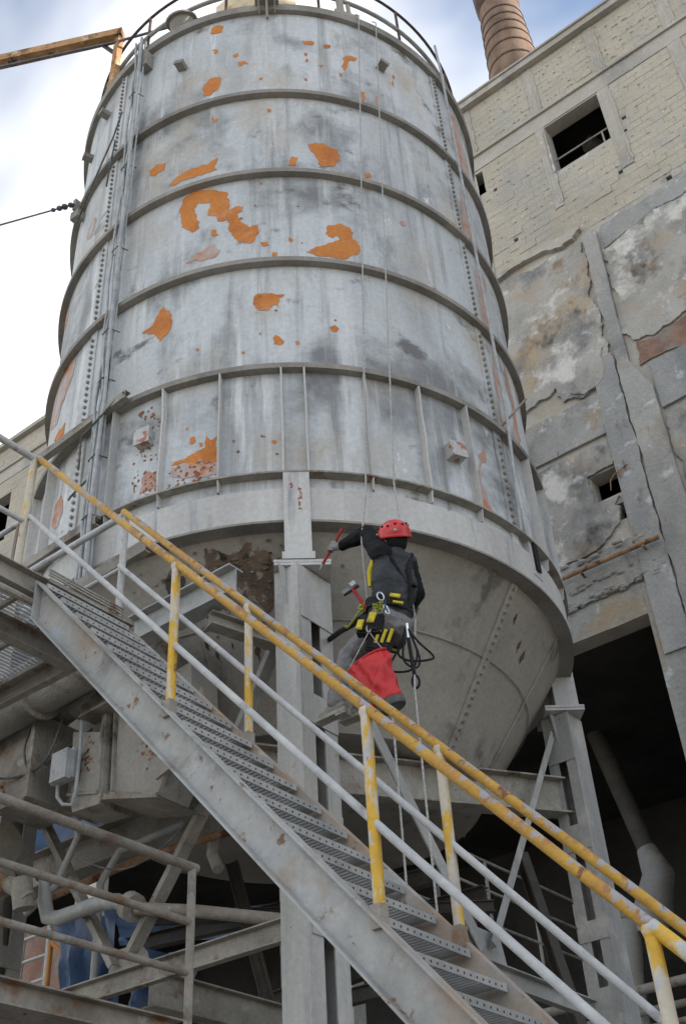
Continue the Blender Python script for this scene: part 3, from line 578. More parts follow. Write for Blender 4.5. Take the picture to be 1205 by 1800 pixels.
# rust-eaten area at the foot of two skirt panels
for i, (c0, c1, n_) in enumerate((((-30.5, 8.0), (-25, 9.1), 80), ((-22.5, 7.98), (-13.5, 8.25), 50), ((-11.5, 8.2), (-2, 8.5), 5), ((-10, 9.4), (12, 12), 9))):
    rn = random.Random(50+i); mb = MB()
    for k in range(n_):
        ph, z = rn.uniform(c0[0], c1[0]), rn.uniform(c0[1], c1[1])**1.0; s = rn.uniform(.005, .02)*(1.8 if rn.random() < .12 else 1)
        m_ = 7; mb.add([sp(ph+R_(1)*0+math.degrees(s*rn.uniform(.6, 1.2)*cos(2*pi*j/m_)/RS), shell_r(R_(ph)+PH0, z)+.004, z+s*rn.uniform(.6, 1.3)*sin(2*pi*j/m_)) for j in range(m_)], [tuple(range(m_))])
    tag(mb.build('rust_specks', 'primer_rust', silo, smooth=False), kind='stuff')
def onshell(name, m, ph, z, sz, tilt=0, parent=silo):
    d0 = sp(ph, 1, 0)-sp(ph, 0, 0); s0 = Vector((-d0.y, d0.x, 0)); M_ = Matrix((s0, d0, Vector((0, 0, 1)))).transposed() @ Matrix.Rotation(tilt, 3, 'Y')
    c = sp(ph, RS+sz[1]/2-.01, z); mb = MB(); mb.box(c, sz, M_)
    b_ = [M_ @ Vector((0, sz[1]/2+.006, 0))+c]; mb.box(b_[0], (sz[0]*1.12, .012, sz[2]*1.1), M_)
    return mb.build(name, m, parent, smooth=False)
for ph, z in ((-24.9, 14.86), (27.8, 14.91), (-54.0, 15.25), (-64.0, 14.9)): onshell('bracket', 'silo_grime', ph, z, (.12, .12, .06), .3)
onshell('junction_box', 'box_rusty', -27.9, 8.69, (.15, .09, .17)); onshell('junction_box', 'box_rusty', 33.1, 8.53, (.17, .10, .15), -.15)
onshell('junction_box', 'silo_grime', -36.6, 15.45, (.14, .12, .3))
onshell('slot_frame', 'ring_paint', 53.4, 7.78, (.16, .05, .42)); onshell('slot', 'dark', 53.4, 7.77, (.07, .075, .30))
# things on the roof rim
for z, r, rr_, m_ in ((16.9, 2.73, .021, 'dark_pipe'), (16.42, 2.73, .03, 'steel_grey')):
    q = [sp(-180+360*k/120, r, z) for k in range(121)]; MB().tube(q, rr_, 8, cap=False).build('guard_rail', m_, silo)
for k in range(14):
    ph = -168+360*k/14; MB().tube([sp(ph, 2.74, 15.8), sp(ph, 2.73, 16.9)], .02, 8).build('rail_post', 'dark_pipe', silo)
mb = MB(); a, b = sp(-27.5, 2.55, 15.85), sp(-27.5, 2.72, 16.22); mb.tube([a, b], .17, 20, cap=False); mb.tube([b, b+(b-a).normalized()*.025], .215, 20); o = mb.build('vent_stub', 'silo_grime', silo)
MB().tube([b+(b-a).normalized()*.027, b+(b-a).normalized()*.03], .15, 20).build('vent_mouth', 'dark', o)
mb = MB(); p0 = sp(-2.2, 2.80, 15.72); p1 = sp(-2.2, 3.02, 15.80); mb.prof(sp(-5.2, 2.92, 15.80), sp(.8, 2.92, 15.80), [(-.12, 0), (.10, 0), (.10, .03), (-.12, .03)])
mb.bar(sp(-2.2, 2.83, 15.55), sp(-2.2, 2.95, 15.80), .03, .05); mb.bar(sp(-4.2, 2.83, 15.66), sp(-4.2, 3.0, 15.8), .02, .04); mb.bar(sp(-.2, 2.83, 15.66), sp(-.2, 3.0, 15.8), .02, .04); mb.build('rim_bracket', 'silo_grime', silo, smooth=False)
mb = MB(); mb.mm((-5.9, 5.9, 16.0), (-4.95, 6.5, 17.2)); mb.build('roof_housing', 'cream', silo, smooth=False)
mb = MB(); mb.tube([sp(18, 2.8, 15.75), sp(18, 2.75, 16.4)], .05, 8); mb.tube([sp(20.5, 2.8, 15.75), sp(20.5, 2.75, 16.3)], .03, 8); mb.bar(sp(16, 2.78, 15.95), sp(23, 2.78, 15.95), .08, .1); mb.build('rope_anchor_post', 'steel_dusty', silo)
# bent channel over the cables at the fourth hoop
MB().chan(sp(-31, 2.98, 9.24), sp(-58, 3.06, 9.20), .09, .07, .008, 1).build('cable_bracket', 'steel_dusty', silo, smooth=False)
MB().chan(sp(-36, 2.95, 7.86), sp(-56, 3.05, 7.84), .09, .07, .008, 1).build('cable_bracket', 'steel_dusty', silo, smooth=False)
# rust field on the hopper between the column and the stair
def cone_patch(pts, seed, off=.006):
    V, F = cyl_patch(pts, seed, 2.4, .22); mb = MB(); vs = []
    for q in V:
        ph = q.x/(R_(1)*2.4); z = q.y; r = 2.70-(7.40-z)*(.75/1.10); vs.append(sp(ph, r+off, z-off*.5))
    mb.add(vs, F); return mb
for i, pts in enumerate(([(-21, 7.1), (-16, 7.34), (-8, 7.36), (-3.5, 7.2), (-4, 6.95), (-6, 6.8), (-7, 6.93), (-11, 6.98), (-15, 6.92), (-19, 6.95)], [(-30, 6.95), (-24, 7.25), (-21, 7.2), (-22, 7.0), (-26, 6.9)])):
    cone_patch(pts, 90+i).build('rust_field', 'steel_rusty_deep', silo, smooth=False)
rn = random.Random(31); mb = MB()
for k in range(170):
    ph = rn.gauss(-12, 8); z = 7.12+rn.gauss(0, .16); 
    if z > 7.36 or z < 6.6: continue
    r = 2.70-(7.40-z)*(.75/1.10)+.008; s_ = rn.uniform(.006, .022)*(2 if rn.random() < .12 else 1)
    mb.add([sp(ph+math.degrees(s_*rn.uniform(.5, 1.3)*cos(2*pi*j/7)/2.4), r-.68*.0*j, z-.004+s_*rn.uniform(.5, 1.3)*sin(2*pi*j/7)*.82) for j in range(7)], [tuple(range(7))])
tag(mb.build('rust_specks', 'steel_rusty_deep', silo, smooth=False), kind='stuff')
for i, (ph, z, s) in enumerate(((-18, 6.62, .05), (-15, 6.58, .04), (-9, 6.6, .07), (-12, 6.75, .04), (-20, 6.7, .06), (57, 7.05, .06), (60, 7.0, .08), (52, 7.2, .05), (20, 6.9, .03), (26, 6.95, .035), (-16.5, 6.85, .05), (-14, 6.66, .03))):
    cone_patch([(ph, z), (ph+s*6, z+s*.5), (ph+s*9, z+s*.8), (ph+s*16, z+s*.35), (ph+s*19, z-s*.1), (ph+s*15, z-s*.25), (ph+s*13, z-s*1.1), (ph+s*9, z-s*.5), (ph+s*4, z-s*.45)], 120+i).build('bare_spot', 'dark_pipe', silo, smooth=False)

# cables down the left of the shell
rn = random.Random(77)
for k in range(9):
    zc = 7.52+.035*k; xoff = .55 if k < 7 else -.9; pp = []
    for j in range(5): pp.append(sp(1.1+xoff+rn.uniform(-.35, .35), 2.884, zc+rn.uniform(-.016, .016)))
    MB().tube(pp, .0035, 5).build('red_mark', 'graffiti_red', silo)

cab = thing('cable_run', sp(-38, 2.9, 7.4), 'bundle of grey cables and conduits strapped down the left of the silo', 'cables')
for i in range(9):
    rn = random.Random(200+i); q = []; base = -38.8+i*.33; nn = 60
    for k in range(nn+1):
        z = 15.9-(15.9-7.2)*k/nn; wv = .8*noise.noise(Vector((z*.6, i*7.1, 0)))+.55*noise.noise(Vector((z*1.7, i*3.3, 5)))
        if i in (7, 8): wv = 0; base = -37.2+(i-7)*.55
        q.append(sp(base+wv*(1.9 if i in (1, 2, 5) else .9) - .25*(15.9-z)*.12, 2.90+.03*(i % 3)+.02*noise.noise(Vector((z*.8, i, 9))), z))
    MB().tube(q, .02 if i in (7, 8) else rn.choice((.012, .014, .017)), 6).build('conduit' if i in (7, 8) else 'cable', 'cable' if i != 3 else 'cable_dark', cab)
for z in (14.6, 13.1, 11.6, 10.3, 9.6, 8.6, 7.9): MB().tube([sp(-39.4, 2.86, z), sp(-38.9, 2.97, z+.01), sp(-37, 2.98, z+.03), sp(-36.2, 2.86, z+.04)], .007, 6).build('cable_tie', 'cable_dark', cab)
for q in ([(-42, 2.95, 8.6), (-41, 3.0, 8.95), (-38.5, 3.0, 9.0), (-35, 2.95, 9.2), (-32, 2.95, 9.3), (-31, 3.0, 9.22)], [(-44, 2.95, 8.3), (-42, 3.0, 8.25), (-39, 2.95, 8.4)], [(-46, 2.9, 13.2), (-44, 2.95, 13.4), (-43, 2.95, 13.9), (-45, 2.9, 14.1)], [(-62, 2.9, 13.35), (-54, 2.95, 13.3), (-48, 2.95, 13.7), (-45.5, 2.9, 14.2), (-43, 2.9, 14.6)]):
    MB().tube([sp(*p_) for p_ in q], .011, 6).build('loose_cable', 'cable_dark', cab)
# ------------------------------------------------------------------ support columns
def column(loc, wx, wy, slot_axis, ztop, label, pm='steel_grey'):
    """two channels joined by batten plates; slot_axis 'x' = open sides face +-X"""
    x, y = loc; t = thing('support_column', (x, y, 0), label, 'column', 'laced columns under the silo')
    rv = Vector((x-AX[0], y-AX[1], 0)).normalized(); tv = Vector((-rv.y, rv.x, 0)); M_ = Matrix((tv, rv, Vector((0, 0, 1)))).transposed()
    for dz, wd in ((-.0125, .47), (-.0415, .46)):
        mb = MB(); mb.box((x, y, ztop+dz), (wd, .40, .025), M_); mb.build('cap_plate', 'ring_paint', t, smooth=False)
    zt = ztop-.057; tk = .014
    for s in (-1, 1):
        mb = MB()
        if slot_axis == 'x':
            yo = y+s*wy/2; d = .15
            mb.mm((x-wx/2, yo-s*tk, 0), (x+wx/2, yo, zt)); 
            for sx in (-1, 1): mb.mm((x+sx*wx/2, yo-s*d, 0), (x+sx*(wx/2-tk), yo-s*(tk+.001), zt))
        else:
            xo = x+s*wx/2; d = .105
            mb.mm((xo-s*tk, y-wy/2, 0), (xo, y+wy/2, zt))
            for sy in (-1, 1): mb.mm((xo-s*d, y+sy*wy/2, 0), (xo-s*(tk+.001), y+sy*(wy/2-tk), zt))
        mb.build('channel', pm, t, smooth=False)
    for z0, z1 in ((6.45, zt-.01), (5.55, 5.80), (4.72, 4.90), (4.0, 4.32), (3.05, 3.25), (2.1, 2.35), (1.2, 1.4), (.1, .4)):
        for s in (-1, 1):
            mb = MB()
            if slot_axis == 'x': mb.mm((x+s*(wx/2+.001), y-wy/2+.03, z0), (x+s*(wx/2+.011), y+wy/2-.004, z1))
            else: mb.mm((x-wx/2+.004, y+s*(wy/2+.001), z0), (x+wx/2-.004, y+s*(wy/2+.011), z1))
            mb.build('batten_plate', pm, t, smooth=False)
    for a, b, c_ in ((x, y-wy/2, 0), (x+wx/2, y, 1)):
        mb = MB()
        if c_ == 0: mb.add([(a-.006, b-.001, zt), (a+.006, b-.001, zt), (a+.006, b-.09, zt), (a-.006, b-.09, zt), (a-.006, b-.001, zt-.35), (a+.006, b-.001, zt-.35)], [(0, 3, 4), (1, 5, 2), (3, 2, 5, 4)])
        mb.v and mb.build('gusset', pm, t, smooth=False)
    return t
column((-4.83, 6.03), .24, .42, 'x', 7.0, 'grey steel column under the front of the silo next to the climber', 'column_pale')
column((-4.53, 9.80), .30, .30, 'y', 7.02, 'grey steel column at the right edge of the silo before the dark opening')
column((-8.66, 6.29), .24, .42, 'x', 7.0, 'grey steel column under the left of the silo behind the machinery')
column((-8.34, 10.12), .30, .30, 'y', 7.02, 'grey steel column under the back of the silo in the dark')

def steel(name, m, label, cat, fn, origin, group=None):
    mb = MB(); fn(mb); return tag(mb.build(name, m, origin=origin, smooth=False), label, cat, group)
# beams that carry the hopper
steel('hopper_beam', 'steel_dusty', 'grey I-beam from the right column in under the hopper', 'beam', lambda b: b.ibeam((-4.62, 9.70, 6.12), (-5.62, 5.90, 5.50), .36, .2, .016), (-5.1, 7.9, 5.8))
steel('hopper_beam', 'steel_dusty', 'broad pale beam running left under the hopper to the machinery', 'beam', lambda b: b.ibeam((-5.75, 6.89, 5.80), (-9.9, 6.89, 5.80), .36, .24, .016), (-7.8, 6.89, 5.8))
# braces in the two visible bays
BR = 'steel braces between the silo columns'
steel('brace', 'steel_grey', 'thin steel brace rising to the head of the right column', 'brace', lambda b: b.angle((-4.56, 9.66, 6.75), (-4.62, 8.05, 4.35), .075, .008), (-4.6, 8.8, 5.5), BR)
steel('brace', 'steel_grey', 'dark steel brace sloping down to the right behind the ropes', 'brace', lambda b: b.bar((-4.66, 6.42, 6.0), (-4.66, 7.90, 4.32), .014, .12, up=(0, 1, 0)) or b.bar((-4.69, 6.42, 6.0), (-4.69, 7.90, 4.32), .05, .012, up=(0, 1, 0)), (-4.66, 7.2, 5.2), BR)
steel('brace', 'steel_dusty', 'dusty steel brace leaning right above the lower railing', 'brace', lambda b: b.chan((-6.72, 6.12, 4.33), (-5.55, 6.12, 5.82), .11, .05, .008, 1, up=(0, 1, 0)), (-6.1, 6.1, 5), BR)
steel('brace', 'steel_dusty', 'dusty steel brace leaning left above the lower railing', 'brace', lambda b: b.chan((-6.86, 6.12, 4.33), (-7.95, 6.12, 5.85), .11, .05, .008, 1, up=(0, 1, 0)), (-7.4, 6.1, 5), BR)
steel('brace', 'steel_grey', 'short dark strut behind the stair beside the front column', 'brace', lambda b: b.bar((-5.02, 6.1, 6.75), (-5.68, 6.1, 5.70), .05, .11, up=(0, 1, 0)), (-5.4, 6.1, 6.2), BR)
gp = steel('gusset_plate', 'steel_dusty', 'bolted gusset plate where the left braces meet', 'plate', lambda b: b.prism([(-7.02, 4.18), (-6.52, 4.18), (-6.58, 4.38), (-6.68, 4.46), (-6.92, 4.46), (-6.98, 4.38)], 6.155, 6.17), (-6.8, 6.16, 4.3))
mb = MB()
for x, z in ((-6.72, 4.4), (-6.88, 4.4), (-6.6, 4.27), (-6.7, 4.27), (-6.85, 4.27), (-6.95, 4.27)): mb.tube([(x, 6.157, z), (x, 6.135, z)], .016, 6)
mb.build('bolt', 'steel_rusty', gp)
steel('gusset_plate', 'steel_grey', 'gusset plate where the right bay braces meet by the stair', 'plate', lambda b: b.add([(-4.70, 7.6, 4.16), (-4.70, 8.35, 4.16), (-4.70, 8.25, 4.5), (-4.70, 7.8, 4.5), (-4.715, 7.6, 4.16), (-4.715, 8.35, 4.16), (-4.715, 8.25, 4.5), (-4.715, 7.8, 4.5)], [(0, 1, 2, 3), (7, 6, 5, 4), (0, 4, 5, 1), (1, 5, 6, 2), (2, 6, 7, 3), (3, 7, 4, 0)]), (-4.7, 8, 4.3))
steel('tie_beam', 'steel_dusty', 'horizontal tie beam left of the front column', 'beam', lambda b: b.chan((-4.96, 6.08, 4.16), (-8.54, 6.08, 4.16), .16, .07, .01, -1), (-6.7, 6.1, 4.1))
steel('tie_beam', 'steel_grey', 'horizontal tie beam between the front and right columns', 'beam', lambda b: b.chan((-4.68, 6.26, 4.15), (-4.68, 9.64, 4.15), .16, .07, .01, 1), (-4.7, 8, 4.1))
steel('floor_beam', 'steel_dusty', 'deep dusty floor beam at the bottom edge left of the front column', 'beam', lambda b: b.ibeam((-7.0, 6.6, 4.27), (-7.0, 11.5, 4.27), .28, .16, .014), (-7, 9, 4.2))
steel('floor_beam', 'steel_dusty', 'dusty floor beam low to the right of the front column', 'beam', lambda b: b.ibeam((-3.6, 8.35, 3.32), (-8.6, 7.6, 3.32), .30, .16, .014), (-6, 8, 3.3))
# bracket beam beside the front column
steel('bracket_beam', 'galvanised', 'short pale I-beam stub ending above the stair beside the column', 'beam', lambda b: b.ibeam((-4.93, 5.34, 6.62), (-6.05, 5.34, 6.62), .26, .16, .014), (-5.5, 5.34, 6.6))
steel('bracket_beam', 'steel_dusty', 'stub beam under the pale I-beam meeting the column', 'beam', lambda b: b.ibeam((-5.22, 5.35, 6.40), (-4.99, 6.0, 6.36), .12, .12, .012), (-5.1, 5.7, 6.4))
# clutter of beams deep under the hopper, shade put into their dark colour
rn = random.Random(5)
DB = 'dark beams deep under the hopper'
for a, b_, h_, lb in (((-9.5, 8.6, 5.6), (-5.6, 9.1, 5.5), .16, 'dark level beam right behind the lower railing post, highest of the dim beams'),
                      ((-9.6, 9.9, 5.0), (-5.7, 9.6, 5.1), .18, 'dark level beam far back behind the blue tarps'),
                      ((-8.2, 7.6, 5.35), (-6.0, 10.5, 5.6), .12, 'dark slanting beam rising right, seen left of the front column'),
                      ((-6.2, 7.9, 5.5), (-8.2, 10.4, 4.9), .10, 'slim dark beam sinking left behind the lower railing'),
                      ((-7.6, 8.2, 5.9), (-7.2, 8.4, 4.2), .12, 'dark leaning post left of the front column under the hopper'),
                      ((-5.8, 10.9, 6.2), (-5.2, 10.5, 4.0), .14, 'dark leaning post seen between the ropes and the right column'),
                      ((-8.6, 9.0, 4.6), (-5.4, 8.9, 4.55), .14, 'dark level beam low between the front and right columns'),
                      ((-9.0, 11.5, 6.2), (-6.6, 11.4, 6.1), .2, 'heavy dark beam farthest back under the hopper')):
    steel('cross_beam', 'steel_shaded', lb, 'beam', lambda b: b.ibeam(a, b_, h_, h_*.7, .012), [(a[k]+b_[k])/2 for k in range(3)], DB)

# ------------------------------------------------------------------ staircase
Y1, Y2 = 3.81, 4.56; SL = 1.113; X0, Z0 = -5.23, 5.95      # stringer top edge z = Z0 - SL (x - X0)
zl = lambda x: Z0-SL*(x-X0)
XE = X0+(Z0-.02)/SL
sd = Vector((1, 0, -SL)).normalized(); sn = Vector((SL, 0, 1)).normalized()
st = thing('staircase', (-2.6, 4.2, 0), 'steep steel staircase with perforated treads and worn yellow handrails', 'staircase')
def stringer(y, side):
    mb = MB(); H = .205; t = .009; fw = .062 
    q = [(0, 0), (0, -H)]      # channel outline in (y, normal)
    pr = [(y, 0), (y+side*fw, 0), (y+side*fw, -.012), (y+side*t, -.012), (y+side*t, -H+.012), (y+side*fw, -H+.012), (y+side*fw, -H), (y, -H)]
    def end(x_at):   # vertical cut at x
        out_ = []
        for yy, nn in pr:
            p_ = Vector((X0, 0, Z0))+sn*nn; s_ = (x_at-p_.x)/sd.x; p_ = p_+sd*s_; out_.append((p_.x, yy, p_.z))
        return out_
    A, B = end(X0), end(XE-.22); n = len(A)
    fs = [(i, (i+1) % n, n+(i+1) % n, n+i) for i in range(n)]+[tuple(range(n))[::-1], tuple(range(n, 2*n))]
    if side > 0: fs = [f_[::-1] for f_ in fs]
    mb.add(A+B, fs); return mb.build('stringer', 'stringer', st, smooth=False)
stringer(Y1, -1); stringer(Y2, 1)
mb = MB(); mb.mm((X0-.012, Y1-.066, Z0-.30), (X0-.001, Y1+.004, Z0+.004)); mb.build('stringer_end_plate', 'stringer', st, smooth=False)
# one tread, shared by all
GO, RI = .164, .1856; WT = (Y1+.012, Y2-.012)
mb = MB(); ya, yb = WT[0]-4.185, WT[1]-4.185
mb.mm((-.004, ya, -.036), (.004, yb, 0))
mb.mm((-.235, ya, -.034), (-.230, yb, -.001))
mb.mm((-.229, ya, -.034), (-.0045, ya+.005, -.0025)); mb.mm((-.229, yb-.11, -.034), (-.0045, yb-.10, -.0025)); mb.mm((-.229, yb-.099, -.012), (-.0045, yb, -.0025))
mb.cm = 1
for k in range(14):
    y = ya+.045+(yb-ya-.09)*k/13
    mb.add([(.0045, y+.006*cos(2*pi*j/8), -.019+.006*sin(2*pi*j/8)) for j in range(8)], [tuple(range(8))])
tread_me = mb.build('tread_proto', ['galvanised', 'dark'], smooth=False); tm = tread_me.data; bpy.data.objects.remove(tread_me)
mb = MB(); k = ya+.012
while k < yb-.11: mb.mm((-.229, k, -.014), (-.0045, k+.013, -.002)); k += .034
grat = mb.build('grating_proto', 'galvanised', smooth=False); gm = grat.data; bpy.data.objects.remove(grat)
tm.name = 'tread'; gm.name = 'grating'
for i in range(32):
    x, z = -5.215+GO*i, 5.962-RI*i
    if z < .1: break
    o = inst(tm, 'tread', st, Vector((x, 4.185, z))-ORIG[st.name], (random.uniform(-.006, .006), random.uniform(-.012, .012), 0))
    g_ = inst(gm, 'grating', o, (0, 0, 0)); g_['kind'] = 'stuff'
def railing(y, xtop, zoff_top, posts, midz, prt):
    a = Vector((xtop, y, zl(xtop)+zoff_top)); b = Vector((XE-.35, y, zl(XE-.35)+zoff_top))
    nn = 30; MB().tube([a.lerp(b, k/nn)+Vector((0, .006*noise.noise(Vector((k*.5, y, 0))), .007*noise.noise(Vector((k*.45, y, 4))))) for k in range(nn+1)], .025, 14).build('handrail', 'yellow_worn', st)
    a2 = Vector((xtop, y, zl(xtop)+midz)); b2 = Vector((XE-.35, y, zl(XE-.35)+midz)); MB().tube([a2, a2.lerp(b2, .5), b2], .0195, 12).build('mid_rail', 'rail_grey', st)
    for x in posts:
        z = zl(x); MB().tube([(x, y, z+.05), (x, y, z+.5), (x, y, z+zoff_top-.01)], .0265, 14).build('rail_post', 'yellow_pale', st)
        MB().lathe([(.027, z+zoff_top-.045), (.034, z+zoff_top-.02), (.03, z+zoff_top-.005)], (x, y), 12).build('weld_bead', 'yellow_pale', st)
        mb = MB(); mb.mm((x-.032, y-.028, z-.05), (x+.024, y+.028, z+.05)); mb.build('post_foot', 'steel_rusty', st, smooth=False)
railing(Y1-.005, -5.50, .955, (-3.985, -2.705, -1.575, -.5), .41, st)
railing(Y2, -5.385, .960, (-4.10, -2.80, -1.7, -.6), .45, st)
MB().tube([(-1.57, Y1-.005, zl(-1.57)+.955), (-1.15, Y1-.005, zl(-1.15)+.955)], .0275, 14).build('rail_sleeve', 'yellow_pale', st)

# ------------------------------------------------------------------ platform at the stair head
pf = thing('platform', (-6.3, 3.8, 0), 'steel grating landing seen from below at the head of the stairs', 'platform')
PZ = 6.05; XP = -5.30
mb = MB(); mb.chan((XP, 1.2, PZ-.11), (XP, 4.62, PZ-.11), .16, .06, .009, 1); mb.build('edge_channel', 'steel_dusty', pf, smooth=False)
MB().tube([(XP+.03, 1.2, PZ-.245), (XP+.03, 3.77, PZ-.245)], .025, 8).build('pipe', 'steel_dusty', pf)
mb = MB(); mb.chan((XP-.05, 4.60, PZ-.11), (-9.4, 4.60, PZ-.11), .16, .06, .009, -1); mb.build('edge_channel', 'steel_dusty', pf, smooth=False)
for x in (-5.78, -6.75, -7.9): mb = MB(); mb.ibeam((x, 1.2, PZ-.14), (x, 4.56, PZ-.14), .14 if x != -5.78 else .16, .09, .01); mb.build('bearer', 'steel_dusty', pf, smooth=False)
for k in range(10):
    y = 1.45+.34*k; mb = MB(); mb.bar((XP-.07, y, PZ-.04), (-9.3, y, PZ-.04), .03, .035); mb.build('joist', 'steel_dusty', pf, smooth=False)
mb = MB(); x = XP-.06
while x > -9.3: mb.mm((x, 1.25, PZ-.020), (x+.006, 4.55, PZ)); x -= .042
tag(mb.build('grating', 'galvanised', pf, smooth=False), kind='stuff')
mb = MB()
for k in range(3): mb.mm((XP+.07+.0, 3.83+.001, PZ-.015+k*.022), (XP+.078, 4.50, PZ-.003+k*.022))
mb.mm((XP+.0, 3.85, PZ-.05), (XP+.065, 4.53, PZ-.02)); mb.build('landing_nosing', 'steel_dusty', pf, smooth=False)
# loose debris on the landing edge
mb = MB()
for k in range(12):
    y = random.uniform(4.05, 4.5); s = random.uniform(.015, .04); mb.blob((XP+.03, y, PZ+.0+s*.3), (s, s*1.3, s*.8), Matrix.Rotation(random.uniform(0, 3), 3, 'Z'), 6, 4)
tag(mb.build('dust_lumps', 'steel_dusty', pf), kind='stuff')
MB().tube([(-5.52, 1.2, 7.19), (-5.52, 3.79, 7.20)], .028, 12).build('handrail', 'rail_grey', pf)
MB().tube([(-5.52, 1.2, 6.60), (-5.52, 3.79, 6.61)], .02, 10).build('mid_rail', 'rail_grey', pf)
MB().tube([(-5.50, 3.79, 6.64), (-6.6, 3.78, 6.62)], .02, 10).build('mid_rail', 'rail_grey', pf)
MB().tube([(-5.53, 3.78, 6.05), (-5.52, 3.79, 7.19)], .028, 12).build('rail_post', 'yellow_pale', pf)
MB().bar((-5.62, 3.80, 6.05), (-5.60, 3.80, 6.62), .03, .03).build('rail_post', 'steel_rusty', pf)
MB().tube([(-5.385, 4.59, 7.08), (-9.0, 4.59, 7.06)], .028, 12).build('handrail', 'rail_grey', pf)
MB().tube([(-5.41, 4.59, 6.57), (-9.0, 4.59, 6.57)], .018, 10).build('mid_rail', 'rail_grey', pf)
MB().tube([(-5.39, 4.59, 6.06), (-5.385, 4.59, 7.08)], .026, 12).build('rail_post', 'rail_grey', pf)
for x in (-6.9, -8.4): MB().tube([(x, 4.59, 6.06), (x, 4.59, 7.07)], .026, 12).build('rail_post', 'rail_grey', pf)
mb = MB(); mb.chan((-5.5, 4.9, 7.02), (-8.6, 5.0, 7.02), .12, .06, .009, 1); mb.build('kick_channel', 'steel_dusty', pf, smooth=False)

# ------------------------------------------------------------------ lower walkway railing, bottom left
gr = thing('walkway_railing', (-5, 4, 3.3), 'rusty three-bar railing of the low walkway at the bottom left', 'railing')
for z0, r_ in ((4.30, .030), (3.955, .024), (3.655, .022)): MB().tube([(-5, 1.0, z0-.02), (-5, 3.2, z0-.008), (-5, 5.07 if r_ > .025 else 5.03, z0)], r_, 12).build('rail', 'steel_rusty', gr)
for y in (5.03, 3.0, 1.2): MB().tube([(-5, y, 3.2), (-5, y, 4.29)], .027, 12).build('rail_post', 'steel_dusty', gr)
mb = MB(); mb.chan((-5.0, .8, 3.30), (-5.0, 4.93, 3.30), .13, .07, .01, 1); mb.build('walkway_channel', 'steel_rusty', gr, smooth=False)
mb = MB(); mb.mm((-6.6, .8, 3.345), (-5.02, 4.9, 3.36)); mb.build('walkway_deck', 'steel_dusty', gr, smooth=False)
# ------------------------------------------------------------------ conveyor and machinery under the platform, left
tr = thing('conveyor_trough', (-7.4, 5.3, 6.2), 'round-bottomed dusty conveyor trough slung under the landing', 'conveyor')
mb = MB(); n = 14; q0, q1 = (-6.35, 5.28, 6.50), (-9.6, 5.28, 6.36)
pr = [(.20*cos(pi+pi*k/n), .20*sin(pi+pi*k/n)) for k in range(n+1)]+[(.20, .12), (-.20, .12)]
mb.prof(q0, q1, pr); mb.build('trough', 'steel_dusty', tr)
mb = MB(); mb.bar((-6.3, 5.28, 6.64), (-9.6, 5.28, 6.50), .50, .03); mb.build('lid', 'steel_dusty', tr, smooth=False)
for x in (-6.4, -7.1, -7.9): mb = MB(); mb.prof((x, 5.28, 6.49-(x+6.35)*-.043), (x-.02, 5.28, 6.49-(x+6.35)*-.043), [(.24*cos(pi+pi*k/n), .24*sin(pi+pi*k/n)) for k in range(n+1)]+[(.24, .12), (-.24, .12)]); mb.build('flange', 'steel_rusty', tr, smooth=False)
_k = .86
def S_(q): return (q[0]*_k, q[1]*_k, 1.6+(q[2]-1.6)*_k)
_mb0 = len(bpy.data.objects)
cs = thing('sheet_metal_casing', (-7.6, 6.9, 6.2), 'grey sheet-metal casing with rusty specks under the hopper left of the stair', 'casing')
def panel(name, m, pts, y0, y1, par=cs): mb = MB(); mb.prism(pts, y0, y1); return mb.build(name, m, par, smooth=False)
panel('side_panel', 'hopper_paint', [(-7.62, 6.12), (-6.98, 5.90), (-6.62, 6.55), (-6.66, 7.15), (-7.66, 7.05)], 6.60, 6.95)
panel('door', 'hopper_paint', [(-8.12, 6.28), (-7.74, 6.18), (-7.76, 6.78), (-8.18, 6.93)], 6.52, 6.70)
for a, b_ in (((-8.14, 6.51, 6.25), (-7.70, 6.51, 6.14)), ((-7.70, 6.51, 6.14), (-7.72, 6.51, 6.82))): MB().bar(a, b_, .03, .05, up=(0, 1, 0)).build('door_edge', 'steel_dusty', cs, smooth=False)
panel('upper_panel', 'steel_dusty', [(-7.95, 6.95), (-7.1, 7.0), (-6.8, 7.45), (-7.5, 7.7), (-8.05, 7.55)], 6.42, 6.6)
panel('chute', 'steel_dusty', [(-8.05, 6.05), (-7.68, 6.02), (-7.66, 6.16), (-8.12, 6.26)], 6.50, 6.9)
panel('bottom_ledge', 'steel_rusty', [(-7.62, 6.10), (-6.96, 5.88), (-6.9, 5.84), (-7.64, 6.05)], 6.50, 7.1)
MB().chan((-7.66, 6.56, 6.05), (-7.70, 6.56, 7.05), .10, .06, .008, 1, up=(0, 1, 0)).build('stiffener', 'steel_dusty', cs, smooth=False)
for nm, (xa, xb, za, zb), yy, kk in (('a', (-8.02, -7.85, 6.35, 6.75), 6.517, 34), ('b', (-7.35, -7.05, 6.25, 6.75), 6.597, 46), ('c', (-7.6, -7.1, 7.05, 7.5), 6.417, 24)):
    rn = random.Random(kk); mb = MB(); cx, cz = (xa+xb)/2, (za+zb)/2
    for k in range(kk):
        s_ = rn.uniform(.006, .02); x_, z_ = rn.gauss(cx, (xb-xa)/4), rn.gauss(cz, (zb-za)/4)
        mb.add([(x_+s_*rn.uniform(.5, 1.2)*cos(2*pi*j/6), yy, z_+s_*rn.uniform(.5, 1.5)*sin(2*pi*j/6)) for j in range(6)], [tuple(range(6))])
    tag(mb.build('rust_specks', 'primer_rust', cs, smooth=False), kind='stuff')
